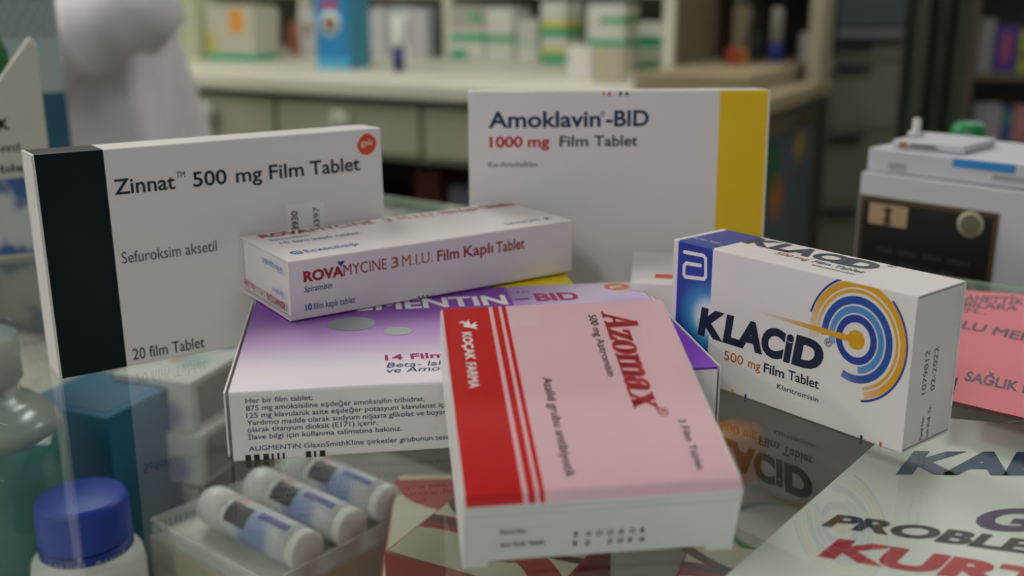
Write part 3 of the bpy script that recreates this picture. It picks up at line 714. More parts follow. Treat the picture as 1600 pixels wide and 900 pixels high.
# clear tray with three white tubes
m_tray = bpy.data.materials.new('clear_tray_plastic'); m_tray.use_nodes = True
b_ = m_tray.node_tree.nodes['Principled BSDF']; b_.inputs['Base Color'].default_value = (.86, .88, .86, 1); b_.inputs['Alpha'].default_value = .35; b_.inputs['Roughness'].default_value = .2
dirT = Vector((.77, -.64, 0)); perT = Vector((.64, .77, 0)); angT = math.atan2(dirT.y, dirT.x)
cT = Vector((-.0950, .4450, -.1135))
KS = .806
t = thing('carton', 'beige carton under the clear tray of white tubes, inside the counter', 'carton', (cT.x, cT.y, SH + .0003), (0, 0, angT))
MB().box((-.054, -.050, 0), (.034, .047, cT.z - SH - .0008), mat('beige_carton_board', '#bcb5a4', .5)).build('carton_body', t, bevel=.001)
MB().box((-.048, -.0504, .006), (.028, -.0501, .050), mat('pale_beige_panel', '#cfc9ba', .5)).build('front_panel', t)
tray = thing('blister_tray', 'clear plastic tray under the glass holding three small white tubes', 'tray', cT, (0, 0, angT))
mb = MB(); X0, X1, Y0, Y1 = -.053, .034, -.049, .046; w_ = .001
mb.box((X0, Y0, 0), (X1, Y1, .0008), m_tray)
for a, b in (((X0, Y0, .0008), (X1, Y0 + w_, .008)), ((X0, Y1 - w_, .0008), (X1, Y1, .008)), ((X0, Y0 + w_, .0008), (X0 + w_, Y1 - w_, .008)), ((X1 - w_, Y0 + w_, .0008), (X1, Y1 - w_, .008))): mb.box(a, b, m_tray)
mb.build('tray_body', tray)
MB().box((X0 + .004, Y0 + .004, .0009), (X1 - .004, Y1 - .004, .0012), mat('tray_card', '#c9ccc2', .7)).build('backing_card', tray)
m_tb = mat('white_tube_plastic', '#e2e4e0', .35); m_tl = blob_mat('tube_label_print', lin('#d4d8de'), [(lin('#8b9cc8'), (.008, -.009, .002), .006, .009), (lin('#d9b5b8'), (-.010, .002, .010), .003, .005)])
m_tk = mat('tube_black_print', '#3c3e42', .5); m_tbl = mat('tube_blue_print', '#39408e', .5)
RT_ = .0092
words = ('nearest one', 'middle one', 'farthest one')
for i, off in enumerate((-.0265, -.0005, .0255)):
    t = thing('medicine_tube', 'small white tube with blue and black label in the clear tray, ' + words[i], 'tube', cT + perT * off + dirT * (-.0035, -.004, -.008)[i] + Vector((0, 0, .0118)), (0, 0, angT), 'white tubes in the clear tray')
    My = Matrix.Rotation(PI / 2, 4, 'Y')
    MB().lathe([(0, -.016), (RT_ - .0008, -.016), (RT_, -.015), (RT_, .035), (RT_ - .001, .036), (0, .036)], m_tb, 40, My).build('tube_body', t)
    MB().lathe([(0, -.0345), (RT_ - .002, -.0345), (RT_ - .0005, -.033), (RT_ + .0003, -.031), (RT_ + .0003, -.0165), (0, -.0165)], m_tb, 40, My).build('cap', t)
    MB().lathe([(RT_ + .0001, -.013), (RT_ + .0002, -.013), (RT_ + .0002, .031), (RT_ + .0001, .031)], m_tl, 40, My, cap=False).build('label', t)
    for nm, m_, x0, x1, a0, a1 in (('black_panel', m_tk, -.012, .003, 100, 162), ('blue_stripe', m_tbl, .007, .027, 96, 116)):
        # angle measured from the rear side of the tube over its top towards the camera
        mb = MB(); R2 = RT_ + .0004; rows = []
        for q in range(9):
            a = math.radians(a0 + (a1 - a0) * q / 8)
            rows.append([Vector((x_, R2 * math.cos(a), R2 * math.sin(a))) for x_ in (x0, x1)])
        for a, b in zip(rows, rows[1:]): mb.poly((a[0], a[1], b[1], b[0]), m_)
        mb.build(nm, t)

# red and cream cartons
CRM = lin('#b9b2a2'); RDC = lin('#9a2a28'); BRN = lin('#5a2c26')
def redcream(label, P, yaw, L, D, H, variant):
    t = thing('medicine_carton', label, 'carton', P, (0, 0, math.radians(yaw)), 'red and cream cartons inside the counter')
    MB().box((0, 0, 0), (L, D, H), mat('deep_red_board', '#8e2a2c', .45)).build('carton_body', t, bevel=.0006)
    f = Face(L, D, H, 'top', .0002); cm = mat('cream_print', '#bdb7a6', .5); rm = mat('deep_red_print', '#94272a', .5, var=0); bm_ = mat('brown_arc_print', '#4d2622', .5, var=0)
    w, d = L * 1000, D * 1000; bx_ = (.6, .6, w - .6, d - .6)
    mb = MB(); f.poly(mb, cm, [(1, 1), (w - 1, 1), (w - 1, d - 1), (1, d - 1)])
    if variant == 0:
        f.arc(mb, rm, w * .50, d * .96, 0, 34, 180, 360, 1.0, 30, .02, box=bx_); f.arc(mb, rm, w * 1.05, d * .34, 26, 38, 90, 180, 1.0, 20, .03, box=bx_)
        f.text(mb, bm_, 'ŞANLI', w * .10, d * .46, 27, 7, .02)
    else:
        f.arc(mb, rm, w * .25, -d * .3, d * .75, d * .95, 30, 130, 1.2, 30, .02, box=bx_); f.arc(mb, bm_, w * .8, d * 1.25, d * .72, d * .80, 190, 330, 1.5, 30, .03, box=bx_); f.arc(mb, bm_, w * .2, d * 1.4, d * .8, d * .88, 220, 350, 1.5, 30, .04, box=bx_)
        f.poly(mb, rm, [(w * .55, d * .25), (w * .72, d * .42), (w * .95, d * .28), (w * .75, d * .34), (w * .65, d * .26)], .05)
    o = mb.build('printed_top', t)
    return t
redcream('red and cream carton under the glass with brown lettering, beside the white tubes', (-.0520, .345, SH + .0004), 2, .068, .125, .080, 0)
q = on(600, 860, -.0745)
redcream('red and cream carton with arcs, lying on another red carton under the glass', (q.x, q.y, SH + .0810), -28, .070, .055, .022, 1)
redcream('red and cream carton with arcs under the glass, beneath the front of the pink carton', (.054, .332, SH + .0004), -20, .060, .050, .096, 1)
# amber bottle and a lidded jar, dim, right of the red cartons
t = thing('bottle', 'pale bottle with an orange-brown cap under the glass below the blue-banded carton', 'bottle', (*on(1150, 745, -.106)[:2], SH + .0003)); t.scale = (1, 1, 1.15)
MB().lathe([(0, 0), (.019, 0), (.021, .002), (.021, .045), (.017, .054), (.010, .058), (.010, .064), (0, .064)], mat('pale_bottle_plastic', '#b8b29c', .3, coat=.4), 40).build('bottle_body', t)
MB().lathe([(0, .0643), (.0125, .0643), (.0125, .084), (.0115, .085), (0, .085)], mat('amber_plastic', '#c07a1e', .4), 40).build('cap', t)
t = thing('cream_jar', 'pale jar with a green-ringed lid under the glass, beside the poster', 'jar', (*on(1222, 826, -.1127)[:2], SH + .0003)); t.scale = (1, 1, 1.35)
MB().lathe([(0, 0), (.028, 0), (.031, .003), (.031, .030), (.028, .033), (0, .033)], mat('pale_jar_plastic', '#a8a69a', .4), 44).build('jar_body', t)
MB().lathe([(0, .0333), (.030, .0333), (.031, .035), (.031, .045), (.029, .047), (.026, .0475), (0, .0475)], mat('jar_lid_plastic', '#b7b6ac', .4), 44).build('lid', t)
MB().lathe([(.0245, .0476), (.0270, .0476), (.0270, .0482), (.0245, .0482), (.0245, .0476)], mat('green_ring_print', '#2e8a4a', .4), 44, cap=False).build('green_ring', t)
t = thing('grey_carton', 'low grey carton under the glass, beside the poster edge', 'carton', (.148, .400, SH + .0004), (0, 0, math.radians(25)))
MB().box((0, 0, 0), (.05, .045, .026), mat('grey_brown_board', '#8a837a', .5)).build('carton_body', t, bevel=.0006)
MB().box((.004, .004, .0261), (.046, .041, .0263), mat('pale_grey_board', '#a8a59a', .5)).build('label_panel', t)

# ------------------------------------------------------------------ tall boxes at the left edge, on the glass
p = on(96, 397, 0); zo = (p - Vector((0, 0, CAMH))).dot(fwd)
t = thing('carton', 'cream carton with a blue patterned foot at the left edge of the counter', 'carton', (p.x, p.y, .0003), (0, 0, math.radians(24)))
LC, DC, HC = .085, .045, dep(45, 58, zo).z
cm = mat('cream_carton_board', '#c9c6b8', .5, var=.03)
bmx = bpy.data.materials.new('blue_marbled_board'); bmx.use_nodes = True; g = NT(bmx); tc = g.nt.nodes.new('ShaderNodeTexCoord'); nz = g.nt.nodes.new('ShaderNodeTexNoise')
nz.inputs['Scale'].default_value = 55; nz.inputs['Detail'].default_value = 2; g.nt.links.new(tc.outputs['Object'], nz.inputs[0])
ax = g.xyz(); wave = g.ma('ABSOLUTE', g.ma('SUBTRACT', ax[2], .021)); mk = g.ma('ADD', nz.outputs['Fac'], g.ma('MULTIPLY', wave, 18))
g.out(g.mix(g.ramp01(mk, .60, .78), lin('#c3c6c2'), lin('#3a5f98')))
pr_ = [(-LC, 0), (0, 0), (0, HC - .004), (-.003, HC), (-.018, HC - .019), (-.05, HC - .050), (-LC, HC - .050)]
mb = MB(); mb.prism(pr_, 0, DC, cm)
for v in mb.bm.verts: v.co = Vector((v.co.x, v.co.z, v.co.y))
mb.build('carton_body', t, bevel=.0006)
MB().box((-LC + .0005, -.0006, .002), (-.0005, -.0001, .040), bmx).build('patterned_panel', t)
mb = MB(); I_ = Matrix.Identity(4)
def lw(s, x, z, w, h, b=.02): put_text(mb, blk, s, Vector((x, -.0003, z)), Vector((1, 0, 0)), Vector((0, 0, 1)), w, h, b)
lw('K', -.0212, .0640, .0052, .0052, .05); lw('ml', -.0212, .0530, .0082, .0042, .01); lw('blet', -.0228, .0430, .0143, .0040, .01)
mb.build('lettering', t)
HD = dep(12, 18, zo + .087).z / .139
t = thing('dispenser_bottle', 'green rounded plastic container behind the cream carton', 'container', (p.x - .082, p.y + .090, .0003))
MB().lathe([(r_, z_ * HD) for r_, z_ in ((0, 0), (.022, 0), (.024, .003), (.0245, .075), (.0245, .098), (.0235, .113), (.019, .127), (.010, .136), (0, .139))], mat('green_container_plastic', '#1e6a3c', .35, var=.06), 44).build('body', t)
MB().lathe([(.0247, .05), (.0251, .05), (.0251, .070), (.0247, .070)], mat('pale_container_label', '#a9b8a4', .5), 44).build('label_band', t)
q = dep(60, 235, .78)
t = thing('carton', 'tall pale carton with fine print and a teal foot, left behind the cream carton', 'carton', (q.x - .016, q.y, .0003), (0, 0, math.radians(27)))
HB = .235; zz = dep(90, 146, .775).z
MB().box((-.03, 0, 0), (.038, .045, HB), bandmat('pale_and_teal_board', lin('#aebcbc'), [(lin('#1f5a72'), [(2, .0006, zz)]), (lin('#0e4468'), [(2, .0006, zz), (0, -.031, .0035)])], rough=.45)).build('carton_body', t, bevel=.0006)
mb = MB(); random.seed(3)
for i in range(30):
    z_ = HB - .006 - i * .0045
    if z_ < zz + .007: break
    x_ = -.026
    while x_ < .033:
        w_ = random.uniform(.003, .009); mb.box((x_, -.0003, z_), (min(x_ + w_, .035), -.0001, z_ + .0014), mat('fine_grey_print', '#586664', .5, var=0)); x_ += w_ + .0014
mb.build('fine_print', t)

# ------------------------------------------------------------------ stack of boxes behind the right end of the counter
m_desk = mat('dark_desk_top', '#3a3630', .5)
yawR = math.radians(-36)
dk = thing('side_desk', 'dark low desk behind the display counter carrying the boxes at the right', 'desk', ctr(.33, .006, 0), (0, 0, yawR))
MB().box((0, 0, -.145), (.62, .30, -.12), m_desk).build('desk_top', dk, bevel=.002)
for x_ in (.01, .57):
    for y_ in (.01, .25): MB().box((x_, y_, FZ + .0003), (x_ + .04, y_ + .04, -.1453), m_desk).build('leg', dk)
def onplane(px, py, P, n):
    d = fwd + RT * ((px - 800) / FPX) - UP * ((py - 450) / FPX); o = Vector((0, 0, CAMH)); n = Vector(n)
    return o + d * ((Vector(P) - o).dot(n) / d.dot(n))
# lower box with the black panel
yw = math.radians(-46); bxu = Vector((math.cos(yw), math.sin(yw), 0)); bxn = Vector((math.sin(yw), -math.cos(yw), 0))
BP = onplane(1334, 400, dep(1334, 400, .575), bxn)
def vpx(px, py): q = onplane(px, py, BP, bxn); return (q - BP).dot(bxu), q.z
topz = vpx(1341, 267)[1]; hb = topz + .1197
t = thing('boxed_product', 'white box with a large black gold-framed panel, at the right behind the counter', 'box', (BP.x, BP.y, -.1197), (0, 0, yw))
wB = vpx(1652, 400)[0]
m_wb = mat('cool_white_board', '#cfcfd6', .4, var=.02)
MB().box((0, 0, 0), (wB, .090, hb), m_wb).build('box_body', t, bevel=.0012)
x0, zt_ = vpx(1346, 300); x1, _ = vpx(1563, 330); zt_ = zt_ + .1197 - .001; zb_ = zt_ - .075
m_gf = mat('dull_gold_foil', '#5a4a30', .4, metal=.2)
MB().box((x0, -.0008, zb_), (x1, -.0001, zt_), m_gf).build('gold_frame', t)
MB().box((x0 + .0025, -.0011, zb_ + .0025), (x1 - .0025, -.0009, zt_ - .0025), mat('black_panel_board', '#141312', .4)).build('black_panel', t)
a = vpx(1361, 318); b = vpx(1418, 352); zc0, zc1 = b[1] + .1197, a[1] + .1197
mb = MB(); pm = mat('sepia_print', '#b39b78', .5); pd = mat('sepia_dark_print', '#4a3020', .5)
mb.box((a[0], -.0014, zc0 - .0015), (b[0], -.0012, zc1 + .001), pm); xm = (a[0] + b[0]) / 2
mb.prism([(xm - .0022, zc0 - .001), (xm + .0022, zc0 - .001), (xm + .0012, zc0 + .005), (xm + .0030, zc1 - .002), (xm, zc1), (xm - .0030, zc1 - .002), (xm - .0012, zc0 + .005)], 0, .0001, pd)
for v in list(mb.bm.verts)[8:]: v.co = Vector((v.co.x, -.0016 + v.co.z, v.co.y))
mb.build('sepia_picture', t)
c_ = vpx(1518, 350); cz_ = c_[1] + .1197
mb = MB(); mb.lathe([(0, 0), (.0066, 0), (.0066, .0003), (0, .0003)], mat('seal_print', '#b9b596', .5), 36, Matrix.Translation((c_[0], -.0012, cz_)) @ Matrix.Rotation(PI / 2, 4, 'X'))
mb.lathe([(.0042, .0004), (.0050, .0004), (.0050, .0006), (.0042, .0006)], mat('seal_dark_print', '#6f6c55', .5), 36, Matrix.Translation((c_[0], -.0012, cz_)) @ Matrix.Rotation(PI / 2, 4, 'X'))
for s_ in (0, 1): mb.box((c_[0] - .003 + .0035 * s_, -.0020, cz_ - .002), (c_[0] - .0005 + .0035 * s_, -.0018, cz_ + .002), mat('seal_dark_print', '#6f6c55', .5))
mb.build('round_seal', t)
mb = MB(); random.seed(5)
for i in range(5):
    x_ = x0 + .012
    while x_ < x1 - .02:
        w_ = random.uniform(.004, .012); mb.box((x_, -.0014, zc0 - .016 - i * .007), (x_ + w_, -.0012, zc0 - .0135 - i * .007), mat('faint_grey_print', '#2c2b2a', .6, var=0)); x_ += w_ + .003
mb.build('fine_print', t)
# cartons lying on it
zs = topz + .0004
hh = vpx(1341, 232)[1] - topz
def lay(label, lx, ly, z, L, D, H, m, yaw=0, name='medicine_carton'):
    P = BP + bxu * lx - bxn * ly
    t = thing(name, label, 'carton', (P.x, P.y, z), (0, 0, yw + yaw), 'cartons lying on the box at the right')
    MB().box((0, 0, 0), (L, D, H), m).build('carton_body', t, bevel=.0007); return t
t = lay('white carton with a bright blue stripe, lying on the black-panelled box', .001, .004, zs, wB - .006, .075, hh, m_wb)
xs0 = vpx(1482, 240)[0]; xs1 = vpx(1580, 250)[0]; zs0 = vpx(1482, 247)[1]
MB().box((xs0, -.0005, hh - .0048), (xs1, -.0001, hh - .0006), mat('bright_blue_print', '#2a8fd8', .4)).build('blue_stripe', t)
MB().box((.012, -.0005, hh * .15), (.022, -.0001, hh * .45), mat('pale_grey_mark', '#a6a8aa', .5)).build('grey_mark', t)
MB().box((.066, -.0005, .003), (.088, -.0001, .0055), mat('pale_grey_mark', '#a6a8aa', .5)).build('grey_mark', t)
t = lay('thin white leaflet carton with reddish marks, topmost on the black-panelled box', .010, .012, zs + hh + .0004, .038, .042, .0042, m_wb, .03)
MB().box((.004, -.0004, .0008), (.008, -.0001, .0032), mat('reddish_print', '#a0604c', .5)).build('red_mark', t)
MB().box((.010, -.0004, .0012), (.024, -.0001, .0026), gry).build('grey_mark', t)
P = BP + bxu * .014 - bxn * .030
t = thing('white_stopper', 'small white plastic stopper standing on the thin white carton', 'stopper', (P.x, P.y, zs + hh + .0050))
MB().lathe([(0, 0), (.0042, 0), (.0042, .002), (.0022, .003), (.0022, .0085), (.0016, .0095), (0, .0095)], m_bw, 24).build('stopper_body', t)
P = dep(1510, 228, .70)
t = thing('green_cap_bottle', 'bottle with a round green cap standing behind the black-panelled box', 'bottle', (P.x, P.y, -.1197))
zt = dep(1510, 190, .70).z + .1197
MB().lathe([(0, 0), (.016, 0), (.018, .002), (.018, zt - .04), (.012, zt - .028), (.009, zt - .026), (0, zt - .026)], m_bw, 32).build('bottle_body', t)
MB().lathe([(0, zt - .0255), (.0105, zt - .0255), (.0112, zt - .012), (.0105, zt - .003), (.008, zt), (0, zt)], mat('bright_green_plastic', '#0f8a50', .4), 36).build('cap', t)

# ------------------------------------------------------------------ shelf unit behind
UC = Vector((.484, 2.096, 0)); UE = Vector((.873, -.488, 0)); UD = Vector((.488, .873, 0)); UY = math.atan2(UE.y, UE.x)
def un(s, d, z=0): return UC - UE * s + UD * d + Vector((0, 0, z))
CT = -.08
m_shel = mat('cream_shelf_laminate', '#d0d0bb', .45, var=.04, scale=8); m_shel2 = mat('grey_green_laminate', '#a5a68f', .5, var=.05, scale=8)
m_wood = mat('brown_side_board', '#6e6650', .6, var=.08, scale=10); m_back = mat('shelf_back_board', '#77776b', .7, var=.05, scale=6)
unit = thing('shelf_unit', 'cream pharmacy shelf unit with a counter top over a row of grey drawers', 'shelf unit', un(0, 0), (0, 0, UY))
def ub(name, s0, s1, d0, d1, z0, z1, m, bevel=.002, parent=unit):
    return MB().box((-s1, d0, z0), (-s0, d1, z1), m).build(name, parent, bevel=bevel)
ub('counter_top', .30, 3.0, 0, 1.55, CT - .034, CT, m_shel, .004)
m_wood2 = mat('light_brown_board', '#8f8468', .5, var=.06, scale=10)
ub('end_counter', 0, .2995, 0, .62, CT - .034, CT, m_wood2, .004)
zdb = onplane(665, 243, un(0, .05), UD).z
ub('carcass_back', .335, 2.98, 1.50, 1.52, FZ + .0, CT - .035, m_dark)
ub('side_panel', .03, .06, .04, .60, FZ, CT - .035, m_wood)
ub('inner_side_panel', .305, .33, .605, 1.49, FZ, CT - .035, m_wood)
ub('end_back_panel', .0605, .304, .585, .60, FZ, CT - .035, m_dark)
ub('side_panel', 2.94, 2.97, .04, 1.49, FZ, CT - .035, m_wood)
ub('plinth', .065, 2.93, .10, .13, FZ, FZ + .08, m_dark)
ub('lower_shelf', .065, 2.93, .14, .58, -.46, -.44, m_dark)
ub('drawer_rail', .065, 2.93, .06, .58, zdb - .02, zdb - .004, m_shel2)
def s_at(px, py): q = onplane(px, py, un(0, .05), UD); return -(q - UC).dot(UE)
sd0, sd1 = s_at(440, 170), s_at(667, 190); wd = sd0 - sd1
s = sd1 - 2 * wd
edges = [sd1 + k_ * wd for k_ in range(-2, 5)]
for a, b in zip(edges, edges[1:]):
    a2, b2 = max(a, .066) + .006, min(b, 2.93) - .006
    if b2 - a2 < .08: continue
    dr = ub('drawer', a2, b2, .025, .40, zdb, CT - .052, m_shel2, .004)
    c_ = -(a2 + b2) / 2; zk = (zdb + CT - .06) / 2 + .012
    mb = MB(); mb.lathe([(0, 0), (.016, 0), (.014, .010), (.030, .018), (.036, .026), (.030, .034), (0, .036)], mat('pale_knob_plastic', '#a9ac9c', .4), 28, Matrix.Translation((c_, .0245, zk)) @ Matrix.Rotation(PI / 2, 4, 'X'))
    mb.build('knob', dr)
# uprights and shelves on the counter
TOPZ = 1.15; EZ = -.042
def dcol(s0, s1, d0, d1, name='upright', m=m_shel): return ub(name, s0, s1, d0, d1, CT + .0003, TOPZ, m)
SB_ = 1.42      # depth of the back board
ub('back_board', .346, 2.95, 1.42, 1.44, CT + .0003, TOPZ, m_back)
dcol(.318, .345, .36, .80, 'side_upright')
ub('side_board', .3165, .3178, .375, .80, CT + .0003, TOPZ, m_wood, 0)
dcol(1.315, 1.345, .95, 1.41); dcol(1.92, 1.95, .95, 1.41); dcol(2.55, 2.58, .95, 1.41)
dcol(.004, .034, .50, .61, 'end_upright', mat('olive_upright', '#9a957c', .5))
ub('shelf', .347, 1.313, 1.0, 1.41, .115, .137, m_shel); ub('shelf', 1.347, 1.918, 1.0, 1.41, .110, .132, m_shel); ub('shelf', 1.952, 2.548, 1.0, 1.41, .115, .137, m_shel)
for z_ in (.45, .80): ub('shelf', .347, 2.548, 1.46 - .0, 1.47, z_, z_ + .02, m_shel) if False else None
ub('end_shelf', .06, .3155, .66, .90, .125, .140, m_wood)
ub('end_back_board', .06, .3155, .905, .915, CT + .0003, TOPZ, m_dark, 0)
ub('end_plinth', .06, .3155, .12, .90, CT + .0003, EZ - .0003, m_wood2, .002)

def span(P, e, px=None, py=None):
    """length along e from P to where the line reaches photo column px (or row py)"""
    o = Vector((0, 0, CAMH)); v = P - o
    if px is not None: k, A = (px - 800) / FPX, RT
    else: k, A = -(py - 450) / FPX, UP
    return (k * v.dot(fwd) - v.dot(A)) / (Vector(e).dot(A) - k * Vector(e).dot(fwd))
def ucarton(label, pxl, pxr, yb, yt, depth, bands, base=WHITE, z=CT, P=None, group='cartons on the back counter', name='medicine_carton', cat='carton'):
    """carton on the back unit; bands = [(colour, [(axis, lo, hi in 0..1 of its size)])]; returns (object, top height)"""
    if P is None: P = on(pxl, yb, z)
    w = span(P, UE, px=pxr); h = span(P, (0, 0, 1), py=yt); sz = (w, depth, h)
    bb = [(c, [(a, lo * sz[a] - (.001 if lo <= 0 else 0), hi * sz[a] + (.001 if hi >= 1 else 0)) for a, lo, hi in cs]) for c, cs in bands]
    o = MB().box((0, 0, 0), sz, bandmat('shelf_carton_board', base, bb, rough=.5)).build(name, bevel=.001)
    o.location = P + Vector((0, 0, .0004)); o.rotation_euler = (0, 0, UY)
    return tag(o, label, cat, group), P, h
GRN = lin('#0fa070'); YEL = lin('#c9c23a'); GW = lin('#cfd0c8'); BE = lin('#b3ad95')
def ustack(where, pxl, pxr, yb, rows, depth=.12):
    P = on(pxl, yb, CT); n = len(rows)
    for i, (yt, bands, base, desc) in enumerate(rows):
        pos = 'only one' if n == 1 else ('bottom' if i == 0 else 'top' if i == n - 1 else 'middle')
        _, _, h = ucarton(f'{desc}, {pos} of {where}', pxl, pxr, yb, yt, depth, bands, base, P=P)
        P = P + Vector((0, 0, h + .0006))
st = lambda lo, hi, c=GRN, x0=0, x1=1: (c, [(2, lo, hi), (0, x0, x1)])
ustack('the stack right of the cream upright', 704, 757, 92, [(69, [st(0, .6, x1=.5)], GW, 'white carton with a green corner block'), (45, [st(.2, .68)], GW, 'white carton with a green stripe'), (10, [st(.38, .68, x0=.6, x1=.9)], lin('#a9a99c'), 'greyish carton with a green dot')])
ustack('the second stack from the cream upright', 760, 801, 95, [(70, [], GW, 'plain white carton'), (46, [st(.18, .62)], GW, 'white carton with a green stripe'), (12, [], GW, 'plain pale carton')])
ustack('the pale pile between the green-striped stacks', 806, 840, 96, [(62, [st(.7, .9, lin('#9dbfae'))], GW, 'pale carton with a faint green line'), (30, [], lin('#c4c4bc'), 'plain greyish carton')])
ustack('the yellow-and-green pile', 845, 884, 99, [(73, [st(0, .55), st(.62, .95, YEL)], GW, 'carton with yellow and green bands'), (60, [], GW, 'plain white carton'), (33, [st(.08, .6), st(.64, 1, YEL)], GW, 'carton with yellow and green bands'), (2, [], GW, 'white carton')])
ustack('the pile behind the beige carton', 916, 975, 112, [(73, [], lin('#d6d4cc'), 'white carton'), (38, [st(.02, .32)], GW, 'white carton with a green foot stripe'), (6, [st(.05, .34, x0=.35)], GW, 'white carton with a green foot stripe')], .10)
ustack('the pile beside the right upright', 985, 1043, 106, [(73, [st(0, .26)], GW, 'white carton with a green foot stripe'), (36, [st(0, .42)], GW, 'white carton with a broad green foot stripe')])
ucarton('plain white carton standing left of the beige carton on the back counter', 886, 922, 121, 72, .06, [], lin('#d9d8d2'))
ucarton('beige carton standing alone at the front of the back counter', 927, 969, 130, 74, .05, [], BE)
# left bay
ucarton('tall pale green carton at the left end of the back counter', 262, 310, 92, -20, .10, [], lin('#b2b79a'))
ucarton('white carton with an orange mark and a green foot stripe on the back counter', 325, 399, 93, 8, .10, [st(0, .12), (lin('#d8922a'), [(2, .5, .92), (0, .52, .80)]), (lin('#b8b060'), [(2, .15, .5), (0, 0, .22)])], lin('#b9b9a6'))
ucarton('pale narrow carton beside the teal bottle on the back counter', 400, 411, 90, 12, .09, [], lin('#c2c2b4'))
P = on(420, 84, CT)
t = thing('bottle', 'dark teal bottle with a red cap on the back counter', 'bottle', P + Vector((0, 0, .0004)))
MB().lathe([(0, 0), (.018, 0), (.019, .003), (.019, .085), (.010, .10), (0, .10)], mat('dark_teal_plastic', '#2a5f60', .3), 24).build('bottle_body', t)
MB().lathe([(0, .1003), (.011, .1003), (.011, .125), (0, .125)], mat('red_cap_plastic', '#a8202a', .4), 24).build('cap', t)
ucarton('reddish-brown narrow carton beside the cream upright on the back counter', 453, 466, 86, 36, .06, [], lin('#a8604c'))
ucarton('white carton with a brown spot beside the blue carton on the back counter', 469, 492, 90, 14, .07, [(lin('#7a4a36'), [(2, .45, .72), (0, .35, .75)])], lin('#cac8c2'))
# blue box with emblem
Pb = on(496, 107, CT); wb = span(Pb, UE, px=547); hbx = span(Pb, (0, 0, 1), py=-22); db = .10
t = thing('carton', 'bright blue carton with a round brown and white emblem on the back counter', 'carton', Pb + Vector((0, 0, .0004)), (0, 0, UY))
MB().box((0, 0, 0), (wb, db, hbx), bandmat('bright_blue_board', lin('#2480b8'), [(lin('#4aa6cc'), [(2, -.01, .03)]), (lin('#3f8fae'), [(0, wb - .0008, wb + .01)])], rough=.4)).build('carton_body', t, bevel=.001)
sc_ = 1 / 540
ze = span(Pb, (0, 0, 1), py=36); xe = span(Pb, UE, px=519)
Mx = Matrix.Translation((xe, -.0002, ze)) @ Matrix.Rotation(PI / 2, 4, 'X')
mb = MB(); mb.lathe([(0, 0), (.036, 0), (.036, .0006), (0, .0006)], mat('emblem_pale_print', '#bcd0d2', .5), 36, Mx); mb.lathe([(0, .0007), (.021, .0007), (.021, .0012), (0, .0012)], mat('emblem_brown_print', '#8a6434', .5), 30, Mx); mb.build('round_emblem', t)
zb2 = span(Pb, (0, 0, 1), py=13); MB().box((xe - .03, -.0008, zb2), (xe + .03, -.0002, zb2 + .02), mat('emblem_red_print', '#a8324c', .5)).build('red_patch', t)
# thin upright cartons
sp_cols = ['#b9bab6', '#c9cac6', '#9fa6a4', '#c4c6c6', '#a9bcb6', '#d0d0cc', '#b2b0ac', '#c8cacb', '#8f9492', '#cfd0d2', '#a4a8b0']
px = 579; P_sp = on(579, 87, CT)
lab = ('first', 'second', 'third', 'fourth', 'fifth', 'sixth', 'seventh', 'eighth', 'ninth', 'tenth', 'eleventh')
for i, cc in enumerate(sp_cols):
    if px > 672: break
    w_ = (9, 11, 8, 10, 9, 12, 8, 10, 9, 11, 8)[i]
    w_sp = span(P_sp, UE, px=px + w_)
    ucarton(f'thin upright carton in the row right of the blue carton, {lab[i]} from it', px, px + w_, 87, (14, 10, 16, 11, 9, 13, 12, 15, 10, 12, 14)[i], .09, [(lin('#8f979c'), [(2, .25, .75), (0, .3, .7)])] if i % 3 == 2 else [], lin(cc), P=P_sp.copy(), group='thin upright cartons in a row')
    px += w_ + 1.2; P_sp = P_sp + UE * (w_sp + .0012)
# white tube standing on its navy cap
P = on(623, 112, CT); hp = 1 / 573
t = thing('ointment_tube', 'white tube standing on its navy cap at the front of the back counter', 'tube', P + Vector((0, 0, .0004)), (0, 0, UY))
zc1_ = span(P, (0, 0, 1), py=73); zt1 = span(P, (0, 0, 1), py=26)
MB().lathe([(0, 0), (.013, 0), (.0145, .002), (.0175, zc1_), (0, zc1_)], mat('navy_cap_plastic', '#1a2a66', .35), 28).build('cap', t)
rings = []
for k_ in range(7):
    f_ = k_ / 6; z_ = zc1_ + .0006 + (zt1 - zc1_) * f_; rx = .0175 + .004 * f_; ry = .0175 * (1 - f_) + .0012 * f_
    rings.append([Vector((rx * math.cos(2*PI*i/24), ry * math.sin(2*PI*i/24), z_)) for i in range(24)])
MB().loft(rings, mat('white_tube_skin', '#cfd3cc', .4)).build('tube_body', t)
# end bay (right): products against the end upright
def end_item(label, px0, px1, yb, yt, col, kind='carton', z=EZ, f=.62):
    P = on((px0 + px1) / 2, yb, z); w = abs(span(P, RT, px=px1)); h = span(P, (0, 0, 1), py=yt)
    if kind == 'carton':
        o = MB().box((-w, -.02, 0), (w, .02, h), mat('end_' + col.strip('#'), col, .5)).build('carton', bevel=.001); o.location = P + Vector((0, 0, .0004)); tag(o, label, 'carton', 'products in the end bay')
    else:
        t = thing('bottle', label, 'bottle', P + Vector((0, 0, .0004)), group='products in the end bay')
        b, c = col
        MB().lathe([(0, 0), (w * .95, 0), (w, .003), (w, h * f), (w * .8, h * (f + .03)), (0, h * (f + .03))], mat('endb_' + b.strip('#'), b, .35), 24).build('bottle_body', t)
        MB().lathe([(0, h * (f + .032)), (w * .78, h * (f + .032)), (w * .72, h * .96), (w * .6, h), (0, h)], mat('endb_' + c.strip('#'), c, .35), 24).build('cap', t)
end_item('beige carton in the end bay of the shelf unit', 1142, 1168, 93, 8, '#a09678')
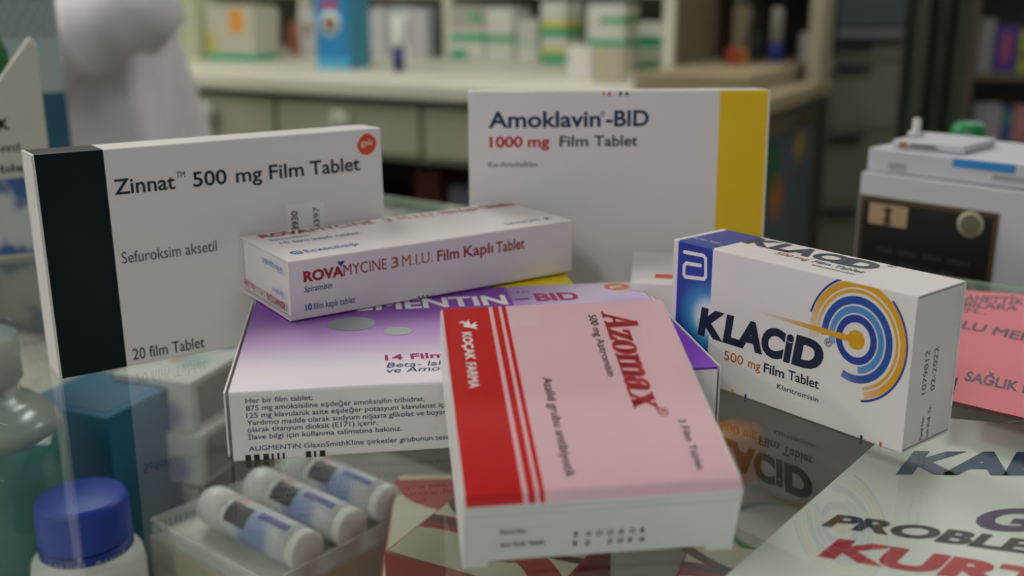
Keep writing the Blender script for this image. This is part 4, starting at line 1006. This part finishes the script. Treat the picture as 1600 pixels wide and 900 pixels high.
end_item('dark red small carton low in the end bay', 1134, 1149, 101, 74, '#9a3a26')
end_item('orange small carton low in the end bay', 1153, 1163, 100, 78, '#c27a30')
end_item('dark green bottle in the end bay', 1170, 1186, 95, 25, ('#14301f', '#101a14'), 'bottle')
end_item('bottle with a bright blue base and white top in the end bay', 1199, 1224, 95, 12, ('#24408e', '#c2c0b4'), 'bottle', f=.32)
end_item('white tube in the end bay', 1250, 1270, 97, 52, '#b8b8b2')
end_item('dark slim bottle beside the end upright', 1274, 1288, 96, 58, ('#33363a', '#24262a'), 'bottle')
# picture board on the end of the cabinet
m_pb = blob_mat('picture_board_print', lin('#3a4650'), [(lin('#1f4a30'), (-.10, 0, -.14), .02, .06), (lin('#8a5220'), (-.13, 0, -.20), .015, .04), (lin('#7d7424'), (-.10, 0, -.36), .01, .04), (lin('#6a2c1c'), (-.02, 0, -.30), .01, .03), (lin('#9a7a30'), (-.16, 0, -.06), .01, .03)])
t = thing('picture_board', 'dark blue board with blurred green and orange shapes on the end of the shelf unit', 'board', un(.0245, .05, CT - .10), (0, 0, math.atan2(UD.y, UD.x)))
MB().box((0, 0, -.55), (.54, .004, 0), blob_mat('picture_board_print_b', lin('#46525c'), [(lin('#1f5a34'), (.16, -.0, -.08), .03, .08), (lin('#a05a1c'), (.22, 0, -.14), .02, .05), (lin('#8d8424'), (.30, 0, -.33), .015, .05), (lin('#7a2c1c'), (.06, 0, -.26), .02, .05), (lin('#b08a30'), (.40, 0, -.04), .01, .05)])).build('board', t)
# things in the dark opening under the drawers
for px_, yb, yt, w_, cc, lab_ in ((668, 318, 268, .04, '#7a3a2c', 'dark red carton in the dark opening under the drawers'), (722, 330, 292, .04, '#9aa0b0', 'pale blue carton in the dark opening under the drawers')):
    P = on(px_, yb + 40, -.4395); P = un(-(P - UC).dot(UE), .30, -.4395)
    q_ = onplane(px_, yb, un(0, .30), UD); P = un(-(q_ - UC).dot(UE), .30, -.4395); h = onplane(px_, yt, un(0, .30), UD).z + .4395
    o = MB().box((-w_, 0, 0), (w_, .12, h), mat('low_' + cc.strip('#'), cc, .6)).build('carton', bevel=.002); o.location = P; o.rotation_euler = (0, 0, UY); tag(o, lab_, 'carton')

# ------------------------------------------------------------------ far right: cabinet, curtain, dark shelves
m_fc = mat('grey_metal_cabinet', '#7c7c6a', .5, var=.05, scale=6); m_fd = mat('dark_glass_front', '#566068', .25)
P0 = dep(1296, 100, 3.74)
t = thing('filing_cabinet', 'grey cabinet with wide drawers and a dark glazed top, between shelf unit and curtain', 'cabinet', (P0.x, P0.y, FZ), (0, 0, math.radians(-8)))
zq = lambda py: dep(1350, py, 3.74).z - FZ
MB().box((0, .02, 0), (.33, .35, zq(-120)), mat('cabinet_shell', '#66665a', .6)).build('carcass', t, bevel=.004)
for i, (ya, yb_) in enumerate(((61, 93), (96, 205), (208, 330), (333, 470))):
    d_ = MB().box((.01, 0, zq(yb_)), (.32, .0195, zq(ya)), m_fc).build('drawer', t, bevel=.004)
    MB().box((.02, -.02, zq(ya) - .026), (.14, -.0005, zq(ya) - .008), mat('cabinet_handle_blue', '#2c3440', .4)).build('handle', d_, bevel=.002)
MB().box((.01, .0, zq(42)), (.32, .0195, zq(-110)), m_fd).build('glazed_door', t, bevel=.003)
MB().box((.0, -.03, zq(57)), (.33, .0195, zq(46)), mat('pale_cabinet_ledge', '#7d8488', .5)).build('ledge', t, bevel=.002)
# curtain
m_cur = mat('dark_green_cloth', '#343e2d', .85, var=.1, scale=20)
CA, CB = dep(1412, 100, 2.43), dep(1514, 100, 2.43)
t = thing('curtain', 'dark green hanging curtain with deep vertical folds, at the right', 'curtain', (0, 0, 0))
mb = MB(); rows = []
n = 90
for z_ in (FZ + .03, -.4, -.1, .2, .50):
    r = []
    for i in range(n + 1):
        f_ = i / n; P = CA.lerp(CB, f_); amp = .028 + .006 * math.sin(z_ * 5 + i * .1)
        r.append(Vector((P.x, P.y + amp * math.sin(f_ * 2 * PI * 3.4 + .3 * z_) + .008 * math.sin(f_ * 41), z_)))
    rows.append(r + [p + Vector((0, .004, 0)) for p in reversed(r)])
mb.loft(rows, m_cur); mb.build('cloth', t)
MB().tube([CA + Vector((-.04, 0, .514 - CA.z)), CB + Vector((.04, 0, .514 - CB.z))], .012, mat('curtain_rail_metal', '#555550', .4, metal=.6), 14).build('curtain_rail', t)
for f_ in (0, 1):
    P = CA.lerp(CB, f_); MB().tube([(P.x, P.y, .526), (P.x, P.y, CZ - .0005)], .006, mat('curtain_rail_metal', '#555550', .4), 10).build('rail_bracket', t)
# dark shelves
RP = dep(1521, 115, 2.55)
t = thing('dark_shelves', 'dark wooden shelf unit at the right edge with coloured packs', 'shelf unit', (RP.x, RP.y, FZ), (0, 0, math.radians(-6)))
m_dw = mat('dark_shelf_wood', '#5a5242', .6, var=.1, scale=12)
zr = lambda py: dep(1560, py, 2.55).z - FZ
zsh = zr(113)
MB().box((-.02, 0, 0), (0, .3, 2.1), m_dw).build('side_panel', t, bevel=.002); MB().box((.9, 0, 0), (.92, .3, 2.1), m_dw).build('side_panel', t, bevel=.002)
MB().box((.0005, .28, 0), (.8995, .3, 2.1), m_dw).build('back_panel', t)
z2 = zr(226)
for z_ in (zsh - .34, z2 - .022, zsh - .02, zr(0) + .06, zr(0) + .40, .08):
    MB().box((.0005, 0, z_), (.8995, .279, z_ + .02), m_dw).build('shelf_board', t, bevel=.002)
def ritem(label, px0, px1, py_top, zbase, col, dpt=.03, name='carton', bands=None, yoff=.01):
    ux_ = Vector((math.cos(math.radians(-6)), math.sin(math.radians(-6)), 0)); nx_ = Vector((-ux_.y, ux_.x, 0))
    q0 = onplane(px0, 100, RP + nx_ * yoff, nx_); q1 = onplane(px1, 100, RP + nx_ * yoff, nx_); qt = onplane((px0 + px1) / 2, py_top, RP + nx_ * yoff, nx_)
    w = (q1 - q0).dot(ux_); h = qt.z - (FZ + zbase) - .0004
    m_ = bandmat('pack_board', lin(col), [(c, [(a, lo * (w, dpt, h)[a], hi * (w, dpt, h)[a]) for a, lo, hi in cs]) for c, cs in (bands or [])], rough=.5)
    o = MB().box((0, 0, 0), (w, dpt, h), m_).build(name, bevel=.001)
    lx = (q0 - RP).dot(ux_); o.location = Vector((RP.x, RP.y, 0)) + ux_ * lx + nx_ * yoff + Vector((0, 0, FZ + zbase + .0004)); o.rotation_euler = (0, 0, math.radians(-6))
    return tag(o, label, 'carton', 'packs on the dark shelves')
ritem('white pack on the dark shelves, left of the purple pack', 1526, 1549, 30, zsh, '#7d7b78')
ritem('purple pack with an orange figure on the dark shelves', 1551, 1588, 40, zsh, '#4a2a78', bands=[(lin('#8a4a5a'), [(0, .3, .7), (2, .25, .85)])])
ritem('lime green pack on the dark shelves', 1590, 1625, 48, zsh, '#8a9a1e', bands=[(lin('#5f6a3a'), [(2, .3, .5)])])
ritem('white pack on the lower dark shelf', 1531, 1576, 163, z2, '#8a868a', bands=[(lin('#6a6668'), [(0, .2, .3)])])
ritem('blue and teal pack on the lower dark shelf', 1579, 1592, 170, z2, '#2a4a86', bands=[(lin('#2a7a7a'), [(2, .5, .9)])])
ritem('pinkish pack on the lower dark shelf', 1594, 1620, 166, z2, '#a06a6a')

# ------------------------------------------------------------------ person in a white coat
PX, PY = -.83, 2.05
pers = thing('person', 'person in a white coat standing at the left with one arm bent', 'person', (PX, PY, FZ), (0, 0, math.radians(25)))
m_skin = mat('skin', '#b98a70', .55, var=.03); m_coat = mat('white_coat_cloth', '#d6d2d6', .8, var=.03, scale=14, bump=.3); m_hair = mat('dark_hair', '#2a211c', .6); m_tr = mat('dark_trousers', '#2b2d35', .8); m_shoe = mat('black_shoe_leather', '#1c1b1a', .4)
def skin_mesh(name, verts, edges, radii, m, parent, root=0, sub=2):
    me = bpy.data.meshes.new(name); me.from_pydata(verts, edges, []); o = bpy.data.objects.new(name, me); COL.objects.link(o); o.parent = parent
    md = o.modifiers.new('s', 'SKIN'); me.skin_vertices
    if not me.skin_vertices: bpy.context.view_layer.objects.active = o
    sv = me.skin_vertices[0].data if me.skin_vertices else None
    if sv is None: return o
    for i, r in enumerate(radii): sv[i].radius = (r, r) if isinstance(r, (int, float)) else r; sv[i].use_root = (i == root)
    md.use_smooth_shade = True
    ss = o.modifiers.new('ss', 'SUBSURF'); ss.levels = sub; ss.render_levels = sub
    me.materials.append(m); return o
# body faces local -x (to the left); heights from the floor
V = []; Ed = []; Rr = []
def v(p, r, par=None):
    V.append(p); Rr.append(r)
    if par is not None: Ed.append((par, len(V) - 1))
    return len(V) - 1
pel = v((0, 0, .92), .13); wa = v((0, 0, 1.08), .12, pel); ch = v((.01, 0, 1.28), .14, wa); sh_ = v((.015, 0, 1.42), .11, ch); nk = v((.0, 0, 1.50), .052, sh_); hd = v((-.02, 0, 1.58), .072, nk); hd2 = v((-.025, 0, 1.66), .088, hd); hd3 = v((-.015, 0, 1.73), .066, hd2)
hands = {}
for sgn in (-1, 1):
    s1 = v((.015, sgn * .19, 1.40), .058, sh_)
    if sgn < 0: el = v((.10, sgn * .27, 1.06), .045, s1); wr_ = v((-.15, sgn * .22, .99), .030, el); hands[sgn] = (wr_, Vector((-1, .15, -.12)))
    else: el = v((.05, sgn * .25, 1.12), .045, s1); wr_ = v((-.18, sgn * .17, 1.08), .030, el); hands[sgn] = (wr_, Vector((-1, -.2, 0)))
    d_ = hands[sgn][1].normalized(); W0 = Vector(V[wr_]); sd_ = Vector((0, 0, 1)).cross(d_).normalized()
    pm_ = v(tuple(W0 + d_ * .05), (.036, .018), wr_)
    for f_, ln in zip((-.030, -.010, .010, .030), (.062, .078, .082, .072)):
        a1 = v(tuple(W0 + d_ * .095 + sd_ * f_), .0095, pm_); a2 = v(tuple(W0 + d_ * (.095 + ln * .5) + sd_ * f_ * 1.05 + Vector((0, 0, -.008))), .0085, a1); v(tuple(W0 + d_ * (.095 + ln * .95) + sd_ * f_ * 1.05 + Vector((0, 0, -.026))), .007, a2)
    th1 = v(tuple(W0 + d_ * .045 + sd_ * .045 * sgn + Vector((0, 0, -.008))), .011, pm_); v(tuple(W0 + d_ * .085 + sd_ * .058 * sgn + Vector((0, 0, -.016))), .009, th1)
for sgn in (-1, 1):
    hp_ = v((0, sgn * .09, .86), .088, pel); kn = v((-.005, sgn * .10, .48), .058, hp_); an = v((.02, sgn * .10, .09), .040, kn); v((-.10, sgn * .11, .045), .030, an)
skin_mesh('body', V, Ed, Rr, m_skin, pers)
# face details and hair
mb = MB(); mb.lathe([(0, -.0), (.012, .002), (.010, .012), (.004, .03), (0, .036)], m_skin, 14, Matrix.Translation((-.104, 0, 1.635))); mb.build('nose', pers)
for sgn in (-1, 1):
    mb = MB(); mb.lathe([(0, -.012), (.008, -.008), (.0115, 0), (.008, .008), (0, .012)], mat('eye_white', '#e2ded8', .3), 16, Matrix.Translation((-.094, sgn * .032, 1.675))); mb.build('eye', pers)
    mb = MB(); mb.lathe([(0, -.03), (.012, -.022), (.016, 0), (.014, .022), (0, .03)], m_skin, 14, Matrix.Translation((-.01, sgn * .088, 1.655))); mb.build('ear', pers)
mb = MB(); mb.tube([(-.098, -.026, 1.597), (-.108, 0, 1.595), (-.098, .026, 1.597)], [.003, .006, .003], mat('lip_skin', '#9a5a50', .5), 8); mb.build('mouth', pers)
mb = MB(); rings = []
for k_ in range(10):
    a = math.radians(-30 + 120 * k_ / 9); z_ = 1.66 + .122 * math.sin(a); r_ = .116 * math.cos(a) + .002
    rings.append([Vector((.012 + r_ * math.cos(2*PI*i/28) * (1.0 if math.cos(2*PI*i/28) > -.3 else .80 + (.14 if z_ > 1.72 else 0)), r_ * .9 * math.sin(2*PI*i/28), z_)) for i in range(28)])
mb.loft(rings, m_hair); mb.build('hair', pers)
# coat: lofted torso flaring to the hem, with soft folds
mb = MB(); rings = []
prof = [(.50, .235, .225), (.62, .225, .22), (.76, .215, .215), (.88, .195, .21), (.98, .178, .205), (1.08, .165, .20), (1.18, .165, .205), (1.30, .165, .215), (1.38, .145, .215), (1.435, .11, .17), (1.475, .075, .085), (1.49, .066, .07)]
for z_, rx, ry in prof:
    r = []
    for i in range(72):
        a = 2*PI*i/72; fl = max(0, (1.12 - z_)) * .24 + .014
        k_ = 1 + fl * math.sin(6*a + 2.0) + .6 * fl * math.sin(13*a + z_*6) + .012 * math.sin(5*a + z_*17)
        r.append(Vector((.012 + rx * k_ * math.cos(a), ry * k_ * math.sin(a), z_)))
    rings.append(r)
mb.loft(rings, m_coat, cap=False); coat = mb.build('white_coat', pers)
so = coat.modifiers.new('t', 'SOLIDIFY'); so.thickness = .004; so.offset = -1
for sgn in (-1, 1):
    sh0 = Vector((.015, sgn * .175, 1.405)); el_ = Vector((.10, sgn * .272, 1.06)) if sgn < 0 else Vector((.055, sgn * .255, 1.12)); w0 = Vector(V[hands[sgn][0]]) + hands[sgn][1].normalized() * (.095 if sgn < 0 else .045)
    path = []; rad = []
    for i in range(15):
        f_ = i / 14; P = sh0.lerp(el_, f_); path.append(P); rad.append(.078 - .010 * f_ + .008 * math.sin(i * 1.9))
    for i in range(1, 17):
        f_ = i / 16; P = el_.lerp(w0, f_); P.z -= .035 * math.sin(PI * f_); path.append(P); rad.append(.074 - .020 * f_ + .011 * math.sin(i * 1.9))
    mb = MB(); mb.tube(path, rad, m_coat, 24); mb.build('coat_sleeve', pers)
mb = MB()
for sgn in (-1, 1): pass
mb.bm.free()
for sgn in (-1, 1):
    mb = MB(); mb.tube([(0, sgn * .075, .92), (-.003, sgn * .085, .70), (-.005, sgn * .095, .48), (.012, sgn * .10, .25), (.022, sgn * .10, .075)], [.082, .080, .072, .066, .066], m_tr, 20); mb.build('trouser_leg', pers)
    mb = MB(); rings = []
    for x_, ry, h_ in ((.075, .030, .060), (.05, .042, .085), (0, .044, .085), (-.06, .046, .065), (-.12, .045, .050), (-.165, .030, .035), (-.18, .012, .02)):
        rings.append([Vector((x_, sgn * .105 + ry * math.cos(2*PI*i/18), .0008 + h_ / 2 + h_ / 2 * math.sin(2*PI*i/18))) for i in range(18)])
    mb.loft(rings, m_shoe); mb.build('shoe', pers)
